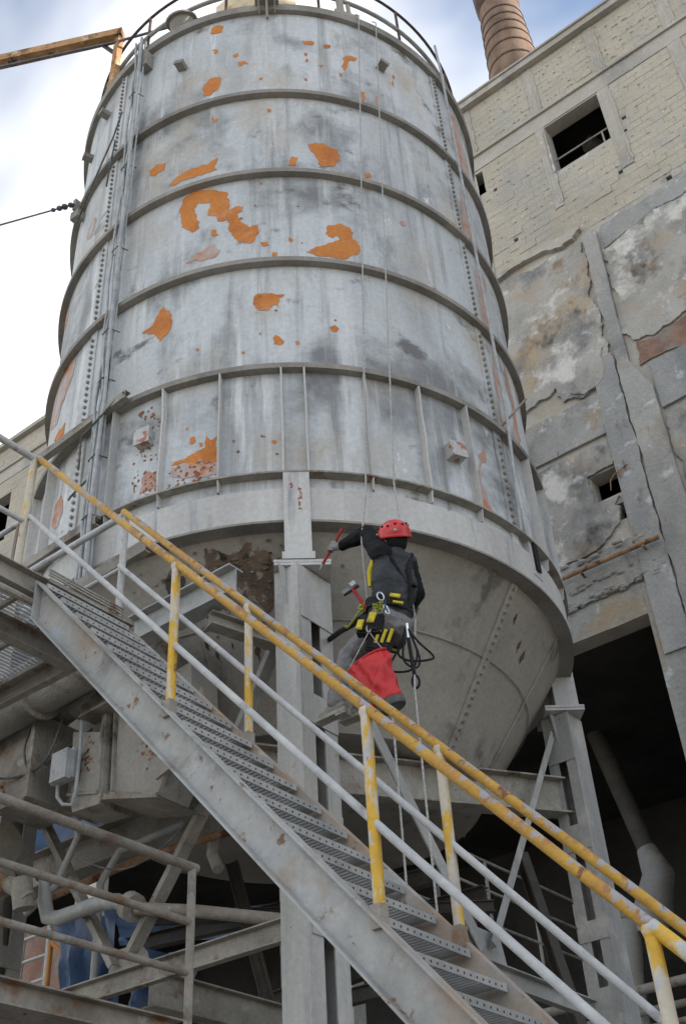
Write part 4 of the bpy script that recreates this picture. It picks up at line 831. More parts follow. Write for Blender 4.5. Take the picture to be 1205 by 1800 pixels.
for a, b_ in (((-7.60, 6.58, 6.14), (-7.64, 6.58, 7.04)), ((-6.99, 6.58, 5.92), (-6.64, 6.58, 6.55)), ((-7.63, 6.58, 6.13), (-6.98, 6.58, 5.915)), ((-7.95, 6.40, 6.96), (-7.12, 6.40, 7.0)), ((-7.12, 6.40, 7.0), (-6.82, 6.40, 7.44))):
    MB().bar(a, b_, .025, .04, up=(0, 1, 0)).build('edge_angle', 'steel_dusty', cs, smooth=False)
panel('torn_flap', 'steel_rusty', [(-6.95, 6.02), (-6.55, 6.15), (-6.35, 6.55), (-6.42, 6.75), (-6.62, 6.5)], 6.5, 6.53)
MB().tube([(-8.35, 6.5, 7.35), (-8.1, 6.5, 7.15), (-7.85, 6.5, 7.2), (-7.7, 6.5, 7.5)], .1, 10, rr=[.06, .11, .12, .08]).build('elbow', 'steel_dusty', cs)
lh = thing('inlet_hopper', (-8.9, 6.5, 6.3), 'battered grey inlet hopper with crusted rust at the left edge', 'hopper')
def frustum(top, bot, zt, zb):
    (a, b, c, d), (e, f, g_, h) = top, bot
    mb = MB(); mb.add([(a, c, zt), (b, c, zt), (b, d, zt), (a, d, zt), (e, g_, zb), (f, g_, zb), (f, h, zb), (e, h, zb)], [(0, 1, 5, 4), (1, 2, 6, 5), (2, 3, 7, 6), (3, 0, 4, 7), (0, 3, 2, 1), (4, 5, 6, 7)]); return mb
frustum((-9.7, -8.55, 6.35, 7.2), (-9.15, -8.5, 6.4, 7.0), 7.12, 6.35).build('body', 'steel_rusty', lh, smooth=False)
mb = MB(); mb.mm((-8.53, 6.28, 6.28), (-8.47, 7.2, 7.16)); mb.build('end_flange', 'steel_dusty', lh, smooth=False)
mb = MB(); mb.prism([(-8.46, 6.35), (-8.14, 6.24), (-8.2, 6.95), (-8.46, 7.02)], 6.75, 7.2); mb.build('neck', 'steel_dusty', lh, smooth=False)
MB().tube([(-9.6, 6.6, 7.16), (-9.0, 6.6, 7.24), (-8.6, 6.62, 7.42), (-8.35, 6.65, 7.7)], .2, 12, rr=[.10, .18, .24, .16]).build('dusty_spout', 'steel_dusty', lh)
mb = MB()
for k in range(26): s = random.uniform(.02, .055); mb.blob((random.uniform(-9.35, -9.0), 6.36+random.uniform(-.02, .03), random.uniform(6.38, 6.65)), (s, s*.6, s), n=6, m=4)
tag(mb.build('crust', 'rust_pipe', lh), kind='stuff')
jb = thing('switch_box', (-8.15, 6.42, 6.3), 'small pale switch box with a looped conduit beneath it', 'switch box')
mb = MB(); mb.mm((-8.28, 6.40, 6.36), (-7.99, 6.47, 6.66)); mb.mm((-8.22, 6.33, 6.34), (-8.00, 6.399, 6.64)); mb.build('box', 'white_box', jb, smooth=False)
MB().tube([(-8.20, 6.42, 6.36), (-8.19, 6.42, 6.22), (-8.10, 6.42, 6.12), (-7.98, 6.43, 6.08), (-7.94, 6.43, 6.2), (-7.95, 6.44, 6.7), (-8.0, 6.45, 7.3), (-8.02, 6.45, 7.7)], .018, 8).build('conduit', 'cable', jb)
_done = set()
for _o in (cs, lh, jb):      # these three stand a little nearer than the brace plane
    for _c in _o.children_recursive:
        if _c.data.name in _done: continue
        _done.add(_c.data.name); _b = ORIG[_o.name]; _n = Vector(S_(_b))
        for _v in _c.data.vertices: _v.co = Vector(S_(_v.co+_b))-_n
    _o.location = S_(ORIG[_o.name])
gm_ = thing('gear_motor', (-7.9, 5.7, 5), 'lumpy dust-caked gear motor at the left edge above the railing', 'motor')
mb = MB(); mb.tube([(-8.5, 5.75, 5.62), (-7.95, 5.75, 5.50)], .17, 18); mb.build('motor_body', 'steel_dusty', gm_)
mb = MB(); mb.tube([(-8.02, 5.70, 5.25), (-7.86, 5.62, 5.12)], .17, 18); mb.blob((-8.0, 5.72, 5.2), (.2, .16, .19)); mb.build('gear_case', 'steel_rusty', gm_)
MB().tube([(-7.86, 5.62, 5.12), (-7.80, 5.59, 5.08)], .09, 14).build('shaft_hub', 'rust_pipe', gm_)
mb = MB(); mb.tube([(-8.1, 5.8, 4.92), (-8.0, 5.75, 4.66)], .11, 14); mb.build('drain_spout', 'steel_dusty', gm_)
mb = MB(); mb.tube([(-7.78, 5.7, 5.10), (-7.62, 5.72, 5.0), (-7.55, 5.74, 4.92)], .07, 12); mb.tube([(-7.62, 5.7, 5.1), (-7.6, 5.75, 4.86)], .09, 12); mb.build('coupling', 'steel_dusty', gm_)
for k in range(5): MB().tube([(-8.45+k*.11, 5.75, 5.61-k*.024), (-8.42+k*.11, 5.75, 5.603-k*.024)], .185, 18).build('cooling_fin', 'steel_dusty', gm_)
ip = thing('lagged_pipe', (-7.1, 6.0, 4.6), 'bent silvery lagged pipe across the braces at lower left', 'pipe')
MB().tube([(-7.66, 5.98, 5.20), (-7.64, 5.98, 4.98), (-7.58, 5.98, 4.84), (-7.45, 5.98, 4.80), (-7.2, 5.98, 4.80), (-6.95, 5.98, 4.80), (-6.75, 5.98, 4.76), (-6.60, 5.98, 4.68)], .06, 14, rr=[.058, .06, .062, .064, .058, .066, .062, .06]).build('lagging', 'galvanised', ip)
MB().tube([(-6.62, 5.98, 4.70), (-6.55, 5.98, 4.655)], .11, 16).build('flange', 'steel_dusty', ip); MB().tube([(-7.665, 5.98, 5.18), (-7.665, 5.98, 5.22)], .085, 14).build('flange', 'steel_dusty', ip)
MB().tube([(-6.56, 5.99, 4.66), (-6.2, 6.3, 4.62), (-5.6, 6.75, 4.50)], .05, 12).build('steel_pipe', 'steel_rusty', ip)
MB().tube([(-7.35, 6.0, 5.65), (-7.33, 6.0, 5.45), (-7.42, 6.0, 5.30), (-7.55, 6.0, 5.1), (-7.9, 6.0, 4.95)], .028, 10).build('hose', 'galvanised', ip)

for lb, q, r_ in (('black cable sagging under the conveyor trough at the left edge', [(-8.2, 5.35, 6.2), (-7.8, 5.4, 5.95), (-7.45, 5.5, 5.9), (-7.1, 5.6, 6.05), (-6.9, 5.7, 6.2)], .011),
                  ('grey cable looping down beside the switch box', [(-7.35, 5.45, 6.4), (-7.42, 5.42, 6.1), (-7.3, 5.42, 5.85), (-7.12, 5.45, 5.95), (-7.05, 5.5, 6.3)], .010),
                  ('thin wire drooping from the brace to the lower railing', [(-5.75, 6.05, 5.5), (-6.1, 5.9, 5.05), (-6.5, 5.8, 4.9), (-7.0, 5.75, 5.1)], .007)):
    V4 = [Vector(k_) for k_ in q]; sm = []
    for k in range(len(V4)-1):
        p0_, p1_, p2_, p3_ = V4[max(0, k-1)], V4[k], V4[k+1], V4[min(len(V4)-1, k+2)]
        for t_ in (0, .2, .4, .6, .8): sm.append(.5*((2*p1_)+(p2_-p0_)*t_+(2*p0_-5*p1_+4*p2_-p3_)*t_*t_+(3*p1_-p0_-3*p2_+p3_)*t_**3))
    sm.append(V4[-1]); tag(MB().tube(sm, r_, 6).build('hanging_cable', 'cable_dark', origin=q[0]), lb, 'cable', 'loose cables at lower left')
# more pipework and ducting packed in under the landing
for lb, q, r_, m_ in (('thin pale pipe rising behind the left brace', [(-7.45, 6.4, 3.4), (-7.45, 6.4, 5.2), (-7.3, 6.45, 5.45), (-6.6, 6.5, 5.5)], .03, 'galvanised'),
                      ('brown pipe running level under the pale beam', [(-8.6, 6.6, 5.35), (-7.2, 6.65, 5.42), (-5.6, 6.7, 5.35)], .035, 'rust_pipe'),
                      ('short dusty pipe stub hanging under the pale beam', [(-6.45, 6.75, 5.62), (-6.45, 6.72, 5.25), (-6.36, 6.7, 5.1)], .05, 'steel_dusty')):
    tag(MB().tube(q, r_, 10).build('plant_pipe', m_, origin=q[0]), lb, 'pipe', 'small pipes at lower left')
# tarps
def tarp(name, label, P, seed, cat='tarp'):
    """sagging sheet between four corners, 6 mm thick"""
    P = [Vector(q) for q in P]; n = 14; vs = []; nr = (P[1]-P[0]).cross(P[3]-P[0]).normalized()
    for th in (0, .006):
        for i in range(n+1):
            for j in range(n+1):
                u, v = i/n, j/n; q = P[0].lerp(P[1], u).lerp(P[3].lerp(P[2], u), v)
                q = q + nr*(.11*noise.noise(Vector((u*5+seed, v*2.2, seed)))+.05*noise.noise(Vector((u*11, v*5, seed)))+th) + Vector((0, 0, -.10*sin(pi*u)*(1-v)))
                vs.append(q)
    k = (n+1)*(n+1); f = []
    for b, fl in ((0, False), (k, True)):
        for i in range(n):
            for j in range(n):
                q = (b+i*(n+1)+j, b+(i+1)*(n+1)+j, b+(i+1)*(n+1)+j+1, b+i*(n+1)+j+1); f.append(q[::-1] if fl else q)
    mb = MB(); mb.add(vs, f); return tag(mb.build(name, 'tarp_blue', origin=P[0]), label, cat, 'blue tarps in the dark under the silo')
tarp('blue_tarp', 'dark blue tarp hanging below the inlet hopper at left', [(-12.6, 9.0, 8.1), (-10.4, 9.0, 7.7), (-10.6, 9.0, 6.9), (-12.4, 9.0, 7.2)], 1)
tarp('blue_tarp', 'blue tarp hanging left of the brace gusset behind the lagged pipe', [(-10.1, 8.0, 6.0), (-9.0, 8.0, 5.75), (-8.95, 8.0, 4.4), (-9.6, 8.0, 4.5)], 2)
tarp('blue_tarp', 'blue tarp bulging right of the brace gusset near the bottom', [(-8.8, 8.0, 5.4), (-7.85, 8.0, 5.1), (-7.9, 8.0, 4.45), (-8.7, 8.0, 4.4)], 3)
tarp('blue_tarp', 'strip of blue tarp in the dark behind the railing post', [(-11.3, 10.0, 6.75), (-8.2, 10.0, 6.15), (-8.3, 10.0, 5.75), (-11.2, 10.0, 6.3)], 4)
# brick wall, ladder and orange guard seen through the gap at far lower left
bw = MB(); bw.mm((-13.4, 9.7, 0), (-11.62, 9.95, 6.75)); tag(bw.build('low_brick_wall', 'brick_red', origin=(-12.5, 9.8, 0), smooth=False), 'pale red wall seen through the gap at far lower left', 'wall')
ld = thing('ladder', (-11.6, 9.05, 3), 'pale ladder before the red wall at far lower left', 'ladder')
for x in (-11.78, -11.30): MB().tube([(x, 9.0, 3.2), (x-.05, 9.0, 6.4)], .028, 8).build('stile', 'galvanised', ld)
for k in range(11): MB().tube([(-11.80, 9.0, 3.5+k*.28), (-11.30, 9.0, 3.5+k*.28)], .02, 8).build('rung', 'galvanised', ld)
og = thing('orange_guard', (-11.1, 8.9, 3), 'orange painted guard frame right of the ladder', 'guard')
MB().tube([(-11.15, 8.9, 3.2), (-11.17, 8.9, 6.1)], .03, 8).build('post', 'orange_paint', og); MB().tube([(-11.17, 8.9, 6.1), (-10.85, 8.9, 5.85)], .03, 8).build('top_bar', 'orange_paint', og)

# ------------------------------------------------------------------ pipes and rails in the dark opening
dk = thing('duct', (-7.6, 18, 0), 'dim grey duct slanting down inside the dark opening', 'duct')
MB().tube([(-7.9, 18.2, 11.6), (-7.15, 18, 8.35)], .16, 16).build('slanting_tube', 'steel_shaded', dk)  # tube colour darkened to paint in its fade into the shade
MB().tube([(-7.22, 18, 8.65), (-7.1, 18, 8.2), (-7.35, 18, 7.6), (-7.45, 18, 7.3)], .2, 16, rr=[.17, .27, .33, .22]).build('breeches_piece', 'steel_grey', dk)
MB().tube([(-7.75, 18, 7.75), (-7.95, 18, 6.6), (-8.1, 18, 3.0)], .19, 16).build('down_pipe', 'steel_grey', dk)
MB().tube([(-7.18, 18, 8.5), (-7.16, 18, 8.42)], .2, 16).build('flange', 'steel_dusty', dk); MB().tube([(-7.76, 18, 7.7), (-7.78, 18, 7.6)], .225, 16).build('flange', 'steel_dusty', dk)
for i, (z, y) in enumerate(((6.0, 16.2), (5.78, 16.5), (5.5, 16.3))):
    tag(MB().tube([(-12, y, z), (-4.2, y, z+.02)], .055+.015*(i == 0), 10).build('horizontal_pipe', 'steel_dusty', origin=(-8, y, z)), ('upper', 'middle', 'lowest')[i]+' of the three dim pipes low in the dark opening', 'pipe', 'three pipes low in the opening')
fr = thing('catwalk_railing', (-8, 13, 6.4), 'thin dim catwalk railing seen behind the right bay under the silo', 'railing')
for z in (7.55, 7.12, 6.65): MB().tube([(-8, 10.6, z-.05), (-8, 16.8, z+.06)], .02, 8).build('rail', 'steel_dusty', fr)
for y in (11.1, 12.6, 13.9, 15.2, 16.5): MB().tube([(-8, y, 6.1), (-8, y, 7.55)], .024, 8).build('rail_post', 'steel_dusty', fr)

# ------------------------------------------------------------------ jib, wires, ropes
jib = thing('jib_arm', (-7.28, 5.36, 15.8), 'rusty sunlit jib arm reaching left from the top of the silo', 'jib')
MB().bar((-7.27, 5.33, 15.85), (-7.25, 5.32, 17.12), .09, .09, up=(0, 1, 0)).build('post', 'rust_beam', jib, smooth=False)
MB().bar((-7.20, 5.345, 17.2), (-10.6, 3.62, 17.2), .15, .15).build('arm', 'rust_beam', jib, smooth=False)
MB().bar((-7.26, 5.32, 16.7), (-7.5, 5.2, 17.1), .04, .05).build('knee', 'dark_pipe', jib, smooth=False)
MB().tube([(-6.1, 5.75, 16.9), (-7.3, 5.26, 16.98), (-10.6, 3.55, 16.98)], .02, 8).build('cable', 'wire', jib)
gy = thing('guy_wire', (-8.5, 6, 13.4), 'taut guy wire with turnbuckle running off left from the shell', 'wire')
p0 = sp(-63, 2.95, 13.78); far_ = Vector((-10.4, 3.3, 12.4))
MB().tube([p0, far_], .012, 6).build('wire', 'wire', gy)
d_ = (far_-p0).normalized()
for k, r_ in ((.05, .03), (.13, .034), (.2, .03), (.28, .024)): MB().blob(p0+d_*k, (r_*1.3, r_*1.3, r_)).build('turnbuckle', 'wire', gy)
mb = MB(); mb.box(sp(-64, 2.88, 13.62), (.14, .12, .14)); mb.box(sp(-64, 2.88, 13.80), (.05, .16, .2)); mb.build('anchor_bracket', 'silo_grime', gy, smooth=False)

def rope(name, label, pts, r=.0075):
    q = []
    for a, b in zip(pts[:-1], pts[1:]):
        a, b = Vector(a), Vector(b); n = max(2, int((b-a).length/.25))
        q += [a.lerp(b, k/n) for k in range(n)]
    q.append(Vector(pts[-1])); mb = MB(); mb.tube(q, r, 6); return tag(mb.build(name, 'rope', origin=pts[0]), label, 'rope', 'climbing ropes hanging from the silo top')
rope('climbing_rope', 'white rope dropping from the silo top to the climber, the left of two', [sp(22.2, 2.80, 16.05), sp(22.0, 2.89, 15.86), (-3.98, 5.82, 7.3), (-3.99, 5.72, 6.75), (-3.95, 5.68, 6.05), (-3.80, 5.64, 5.85), (-3.72, 5.53, 5.0), (-3.75, 5.53, .05)])
rope('climbing_rope', 'second white rope from the silo top, passing right of the climber', [sp(27.2, 2.80, 16.05), sp(27.0, 2.89, 15.86), (-3.80, 5.96, 7.35), (-3.70, 5.90, 6.0), (-3.65, 5.72, 5.35), (-3.50, 5.48, 4.0), (-3.52, 5.5, .05)])
# ------------------------------------------------------------------ rope-access worker
V_ = Vector
J = dict(head=(-3.745, 5.80, 6.665), neck=(-3.74, 5.80, 6.52), chest=(-3.775, 5.79, 6.36), belly=(-3.80, 5.775, 6.12), shA=(-3.80, 5.695, 6.50), elA=(-3.99, 5.80, 6.86), wrA=(-4.19, 5.75, 6.815), haA=(-4.25, 5.742, 6.795),
         shB=(-3.715, 5.89, 6.50), elB=(-3.70, 5.965, 6.25), haB=(-3.86, 5.99, 6.10), pel=(-3.815, 5.75, 5.97), hipA=(-3.85, 5.675, 5.90), knA=(-4.17, 5.71, 5.80), anA=(-4.265, 5.655, 5.43), hipB=(-3.83, 5.83, 5.92), knB=(-4.13, 5.90, 5.86), anB=(-4.20, 5.85, 5.47))
J = {k: V_(q) for k, q in J.items()}
per = thing('person', (-3.9, 5.72, 5.25), 'climber in dark jacket, grey trousers and red helmet hanging by the column', 'person')
prims = []   # (material, p, q, rp, rq)
def cap(mb, p, q, rp, rq, n=12):
    p, q = V_(p), V_(q); d = (q-p); k = 6; pts = []; rs = []
    u = d.normalized()
    for i in range(k): a = -pi/2+pi/2*i/k; pts.append(p+u*(rp*sin(a))); rs.append(max(.001, rp*cos(a)))
    for i in range(5): pts.append(p+d*(i/4)); rs.append(rp+(rq-rp)*i/4)
    for i in range(1, k+1): a = pi/2*i/k; pts.append(q+u*(rq*sin(a))); rs.append(max(.001, rq*cos(a)))
    mb.tube(pts, 0, n, rr=rs)
mb = MB()
def limb(m, a, b, ra, rb): prims.append((m, V_(a), V_(b), max(ra, rb))); cap(mb, a, b, ra, rb)
F_ = V_((-.83, .36, 0)).normalized(); W_ = V_((.36, .83, 0)).normalized(); W_ = (J['shB']-J['shA']); W_.z = 0; W_.normalize()
for s in (-1, -.33, .33, 1):    # torso as four side-by-side columns
    c1, c2, c3 = J['chest']+W_*s*.075+V_((0, 0, .09-.03*abs(s))), J['chest']+W_*s*.088-V_((0, 0, .08)), J['belly']+W_*s*.07
    limb(0, c1, c2, .078, .092); limb(0, c2, c3, .092, .082); limb(0, c3, J['pel']+W_*s*.075+V_((0, 0, .05)), .082, .092)
limb(0, J['shA'], J['shB'], .075, .075); limb(0, J['neck']-V_((0, 0, .03)), J['neck']+V_((0, 0, .05)), .068, .058)
limb(1, J['shA'], J['elA'], .085, .064); limb(1, J['elA'], J['wrA'], .064, .042)
limb(1, J['shB'], J['elB'], .07, .055); limb(1, J['elB'], J['haB'], .055, .042)
limb(2, J['hipA']+V_((.02, 0, .03)), J['hipB']+V_((.02, 0, .03)), .108, .108); limb(2, J['hipA'], J['knA'], .095, .068); limb(2, J['hipB'], J['knB'], .09, .066)
limb(2, J['knA'], J['anA']+V_((0, 0, .06)), .070, .054); limb(2, J['knB'], J['anB']+V_((0, 0, .06)), .068, .054)
limb(2, J['anA']+V_((0, 0, .05)), J['anA'], .054, .058); limb(2, J['anB']+V_((0, 0, .05)), J['anB'], .054, .058)
limb(3, J['neck']+V_((0, 0, .04)), J['head']-V_((0, 0, .02)), .05, .06)
hd = J['head']; prims.append((3, hd, hd+V_((0, 0, .02)), .1)); mb.blob(hd, (.078, .095, .115), Matrix.Rotation(R_(66), 3, 'Z'), 16, 12)
FD = V_((-.91, .30, -.28)).normalized()
mb.blob(hd+FD*.095-V_((0, 0, .012)), (.016, .016, .022), n=8, m=6); mb.blob(hd+FD*.07-V_((0, 0, .085)), (.04, .04, .035), n=10, m=6)
sd_ = V_((0, 0, 1)).cross(FD).normalized()
for s in (-1, 1): mb.blob(hd+sd_*s*.078+V_((0, 0, -.02)), (.014, .014, .032), n=8, m=6)
raw = mb.build('raw', 'jacket', smooth=False)
md = raw.modifiers.new('r', 'REMESH'); md.mode = 'VOXEL'; md.voxel_size = .0105; md.use_smooth_shade = True
m2 = raw.modifiers.new('s', 'SMOOTH'); m2.factor = .5; m2.iterations = 7
dg = bpy.context.evaluated_depsgraph_get(); dg.update()
me = bpy.data.meshes.new_from_object(raw.evaluated_get(dg)); bpy.data.objects.remove(raw)
# cloth folds
nv = [v.normal.copy() for v in me.vertices]
def seg_d(p, a, b):
    t = max(0, min(1, (p-a).dot(b-a)/max(1e-9, (b-a).length_squared))); return (p-(a+(b-a)*t)).length
for v, nn in zip(me.vertices, nv):
    p = v.co; best = min(prims, key=lambda q: seg_d(p, q[1], q[2])-q[3])
    if best[0] == 3: continue
    amp = .012 if best[0] == 2 else .008
    w1 = abs(noise.noise(V_((p.x*9, p.y*9, p.z*22)))); w2 = abs(noise.noise(V_((p.x*20+4, p.y*20, p.z*38))))
    v.co = p + nn*(amp*(.5-w1)*1.6+amp*.4*(.5-w2))
me.materials.clear()
for m_ in ('jacket', 'jacket_black', 'trousers', 'skin'): me.materials.append(MATS[m_])
for pl in me.polygons:
    c = pl.center; b_ = min(prims, key=lambda q: seg_d(c, q[1], q[2])-q[3]); k = b_[0]
    if k == 0 and (c-J['belly']).dot(F_) > .03 and c.z < 6.5: k = 1
    if k == 2 and c.z > 5.985 and c.x > -4.0: k = 0
    pl.material_index = k; pl.use_smooth = True
o_ = ORIG[per.name]
for v in me.vertices: v.co -= o_
body = bpy.data.objects.new('body', me); COL.objects.link(body); body.parent = per; ORIG['body'] = o_
# black balaclava round the head, helmet
mb = MB(); mb.blob(hd+V_((.008, -.004, -.01)), (.088, .103, .118), Matrix.Rotation(R_(66), 3, 'Z'), 18, 12)
mb.f = [f for f in mb.f if (sum((V_(mb.v[i]) for i in f), V_())/len(f)-hd).dot(FD) < .045]; mb.m = [0]*len(mb.f); mb.build('hood', 'jacket_black', per)
hm = hd+V_((.008, -.012, .045)); AXH = V_((.22, -.40, .89)).normalized(); FH = (FD-AXH*FD.dot(AXH)).normalized(); SH = AXH.cross(FH)
MH = Matrix((FH, SH, AXH)).transposed(); mb = MB(); n, m = 36, 14; vs = []
for i in range(m+1):
    th = (pi/2+.16)*i/m
    for k in range(n):
        a = 2*pi*k/n; f_ = cos(a)
        q = V_((.137*sin(th)*f_, .112*sin(th)*sin(a), .118*cos(th)-(.02*(1-f_)*.5 if i > m-3 else 0)))
        if i == m: q.x += .012*f_; q.y += .006*sin(a)
        vs.append(MH @ q+hm)
mb.add(vs, [(i*n+k, (i+1)*n+k, (i+1)*n+(k+1) % n, i*n+(k+1) % n) for i in range(m) for k in range(n)])
hel = mb.build('helmet', 'helmet_red', per, ang=60)
md = hel.modifiers.new('t', 'SOLIDIFY'); md.thickness = .007; md.offset = -1
mb = MB()
for k in range(12):
    a = 2*pi*(k+.5)/12; th = .98+.08*(k % 2); q = V_((.137*sin(th)*cos(a), .112*sin(th)*sin(a), .118*cos(th))); nn = V_((q.x/.137**2, q.y/.112**2, q.z/.118**2)).normalized()
    mb.blob(MH @ (q+nn*.001)+hm, (.011, .011, .008), n=8, m=5)
mb.build('vent', 'dark', hel)
for a in (.75, 2.3, -.75, -2.3):
    q = V_((.137*.97*cos(a), .112*.97*sin(a), .118*.13)); mb = MB(); mb.blob(MH @ (q*1.01)+hm, (.014, .014, .014), n=10, m=6); mb.build('lamp_clip', 'galvanised', hel)
# gloves with fingers: raised hand closed round the chisel
RODT, RODB = V_((-4.19, 5.755, 6.98)), V_((-4.37, 5.715, 6.705)); RD = (RODT-RODB).normalized()
def hand(centre, grip_dir, palm_from, name, m):
    mb = MB(); cap(mb, palm_from, centre-(centre-palm_from).normalized()*.0, .030, .030, 10)
    pv = (centre-palm_from).normalized(); sv = grip_dir.cross(pv).normalized()
    for i, (off, ln) in enumerate(((.030, .95), (.010, 1.05), (-.011, 1.0), (-.031, .82))):
        b0 = centre+grip_dir*off+sv*.018
        q = [b0-pv*.012, b0+pv*.026*ln+sv*.006, b0+pv*.040*ln-sv*.018, b0+pv*.028*ln-sv*.040*ln, b0+pv*.004-sv*.040]
        mb.tube(q, .0105, 8, rr=[.0115, .0115, .0105, .010, .008])
    t0 = palm_from.lerp(centre, .35)-sv*.02+grip_dir*.02
    mb.tube([t0, t0-sv*.022+grip_dir*.018+pv*.012, t0-sv*.030+grip_dir*.026+pv*.034, centre-sv*.034+grip_dir*.022+pv*.018], .012, 8, rr=[.014, .0125, .0115, .009])
    return mb.build(name, m, per)
HC = RODB.lerp(RODT, .47)
hand(HC-(HC-J['wrA']).normalized()*.02, RD, J['wrA'].lerp(HC, .35), 'glove', 'glove')
hand(J['haB']+V_((-.05, -.01, -.02)), V_((.2, .3, .9)).normalized(), J['haB'], 'glove', 'glove')
# boots
for an, tip in ((J['anA'], V_((-4.365, 5.63, 5.325))), (J['anB'], V_((-4.31, 5.83, 5.38)))):
    heel = an+V_((.055, -.005, -.085)); mb = MB()
    cap(mb, an+V_((0, 0, .015)), an+V_((.012, 0, -.06)), .050, .048); cap(mb, heel+V_((0, 0, .035)), tip+V_((0, 0, .025)), .043, .036); cap(mb, an+V_((-.03, 0, -.04)), tip+V_((.02, 0, .03)), .045, .036)
    bt = mb.build('boot', 'boot', per)
    mb = MB(); dd = (tip-heel).normalized(); mb.bar(heel-dd*.04, tip+dd*.045, .084, .026, up=(0, 0, 1)); mb.bar(heel-dd*.04-V_((0, 0, .022)), heel+dd*.04-V_((0, 0, .022)), .08, .02); mb.build('sole', 'sole', bt)
# harness
def band(mb, c, ax1, ax2, r1, r2, hgt, nrm, n=28, th=.008):
    vs = []
    for k in range(n):
        a = 2*pi*k/n; q = ax1*(r1*cos(a))+ax2*(r2*sin(a)); u = (ax1*cos(a)/r1+ax2*sin(a)/r2).normalized()
        vs += [c+q-nrm*hgt/2, c+q+u*th-nrm*hgt/2, c+q+u*th+nrm*hgt/2, c+q+nrm*hgt/2]
    mb.add(vs, [(i*4+a, ((i+1) % n)*4+a, ((i+1) % n)*4+(a+1) % 4, i*4+(a+1) % 4) for i in range(n) for a in range(4)])
Z_ = V_((0, 0, 1)); BC = J['pel']+V_((0, 0, .095)); NB = V_((.05, 0, 1)).normalized()
mb = MB(); band(mb, BC, W_, W_.cross(NB), .178, .112, .075, NB); hb = mb.build('harness_belt', 'black_web', per)
def pad(c, nrm, w_, h_, m, rot=0, parent=None, th=.012):
    nrm = nrm.normalized(); s = Z_.cross(nrm).normalized(); u = nrm.cross(s); M_ = Matrix((s, nrm, u)).transposed() @ Matrix.Rotation(rot, 3, 'Y')
    mb = MB(); mb.box(c, (w_, th, h_), M_); mb.box(c, (w_*.8, th*1.5, h_*.8), M_); return mb.build('strap_pad' if m != 'black_web' else 'pouch', m, parent or per, smooth=False)
def toC(p): return (V_((0, 0, 1.6))-p).normalized()
def onp(p, off): return p+toC(p)*off
pad(V_((-3.70, 5.665, 6.085)), V_((.45, -.9, .1)), .075, .03, 'harness_yellow', .35, hb); pad(V_((-3.69, 5.68, 6.03)), V_((.45, -.9, 0)), .075, .018, 'harness_yellow', .35, hb)
for hp, kn in (('hipA', 'knA'), ('hipB', 'knB')):
    ax = (J[kn]-J[hp]).normalized(); c = J[hp].lerp(J[kn], .22); a1 = ax.cross(V_((0, 1, 0))).normalized(); mb = MB(); band(mb, c, a1, ax.cross(a1), .112, .112, .075, ax); lo = mb.build('leg_loop', 'black_web', per)
    mb = MB(); band(mb, c, a1, ax.cross(a1), .119, .119, .022, ax, th=.004); mb.build('loop_stripe', 'harness_yellow', lo)
pch = pad(V_((-3.845, 5.545, 5.84)), V_((.3, -.9, .2)), .17, .17, 'black_web', .2, th=.05)
pad(V_((-3.885, 5.470, 5.83)), V_((.3, -.9, .2)), .045, .085, 'harness_yellow', .25, pch); pad(V_((-3.795, 5.490, 5.86)), V_((.3, -.9, .2)), .05, .085, 'harness_yellow', .3, pch)
for k in range(3): pad(V_((-3.80+k*.045, 5.55+.012*k, 5.735-.01*k)), V_((.3, -.9, -.1)), .022, .10, 'harness_yellow', .45)
pad(V_((-3.80, 5.575, 5.71)), V_((.3, -.9, -.1)), .19, .15, 'black_web', .3, th=.03)
MB().tube([(-3.85, 5.66, 6.50), (-3.895, 5.655, 6.38), (-3.91, 5.67, 6.26)], .016, 8, rr=[.012, .02, .016]).build('chest_strap', 'harness_yellow', per)
mb = MB(); mb.tube([J['shB']+V_((.055, -.01, .04)), J['chest']+V_((.12, .02, .0)), V_((-3.66, 5.83, 6.15)), BC+V_((.12, .08, 0))], .02, 8); mb.tube([J['shA']+V_((.03, -.03, .06)), V_((-3.71, 5.70, 6.42)), V_((-3.68, 5.80, 6.25))], .012, 6); mb.build('shoulder_strap', 'black_web', per)
mb = MB(); mb.box((-3.63, 5.82, 6.22), (.03, .05, .02)); mb.build('strap_buckle', 'black_web', per, smooth=False)
# hardware
def ring(name, m, c, r1, r2, nrm, th, parent=per, top=False):
    nrm = V_(nrm).normalized(); a1 = nrm.cross(Z_).normalized(); a2 = a1.cross(nrm); q = [V_(c)+a1*(r1*cos(2*pi*k/20))+a2*(r2*sin(2*pi*k/20)) for k in range(21)]
    mb = MB(); mb.tube(q, th, 8, cap=False); return mb.build(name, m, None if top else parent, origin=c if top else None)
ring('carabiner', 'chrome', (-3.77, 5.585, 6.07), .024, .045, (.7, -.6, .3), .0055); ring('carabiner', 'chrome', (-3.72, 5.57, 5.93), .02, .05, (.9, -.3, .3), .0055); ring('carabiner', 'galvanised', (-3.835, 5.50, 5.79), .014, .034, (.5, -.8, .3), .005)
mb = MB(); mb.tube([(-3.71, 5.555, 6.0), (-3.715, 5.55, 5.95), (-3.725, 5.545, 5.9)], .006, 6); mb.build('accessory_cord', 'tarp_blue', per)
mb = MB(); rn = random.Random(3)
q = [V_((-3.80, 5.575, 5.985))+V_((rn.uniform(-.045, .045), rn.uniform(-.02, .02), rn.uniform(-.045, .035))) for _ in range(26)]; mb.tube(q, .010, 7); mb.build('rope_knot', 'cord_green', per)
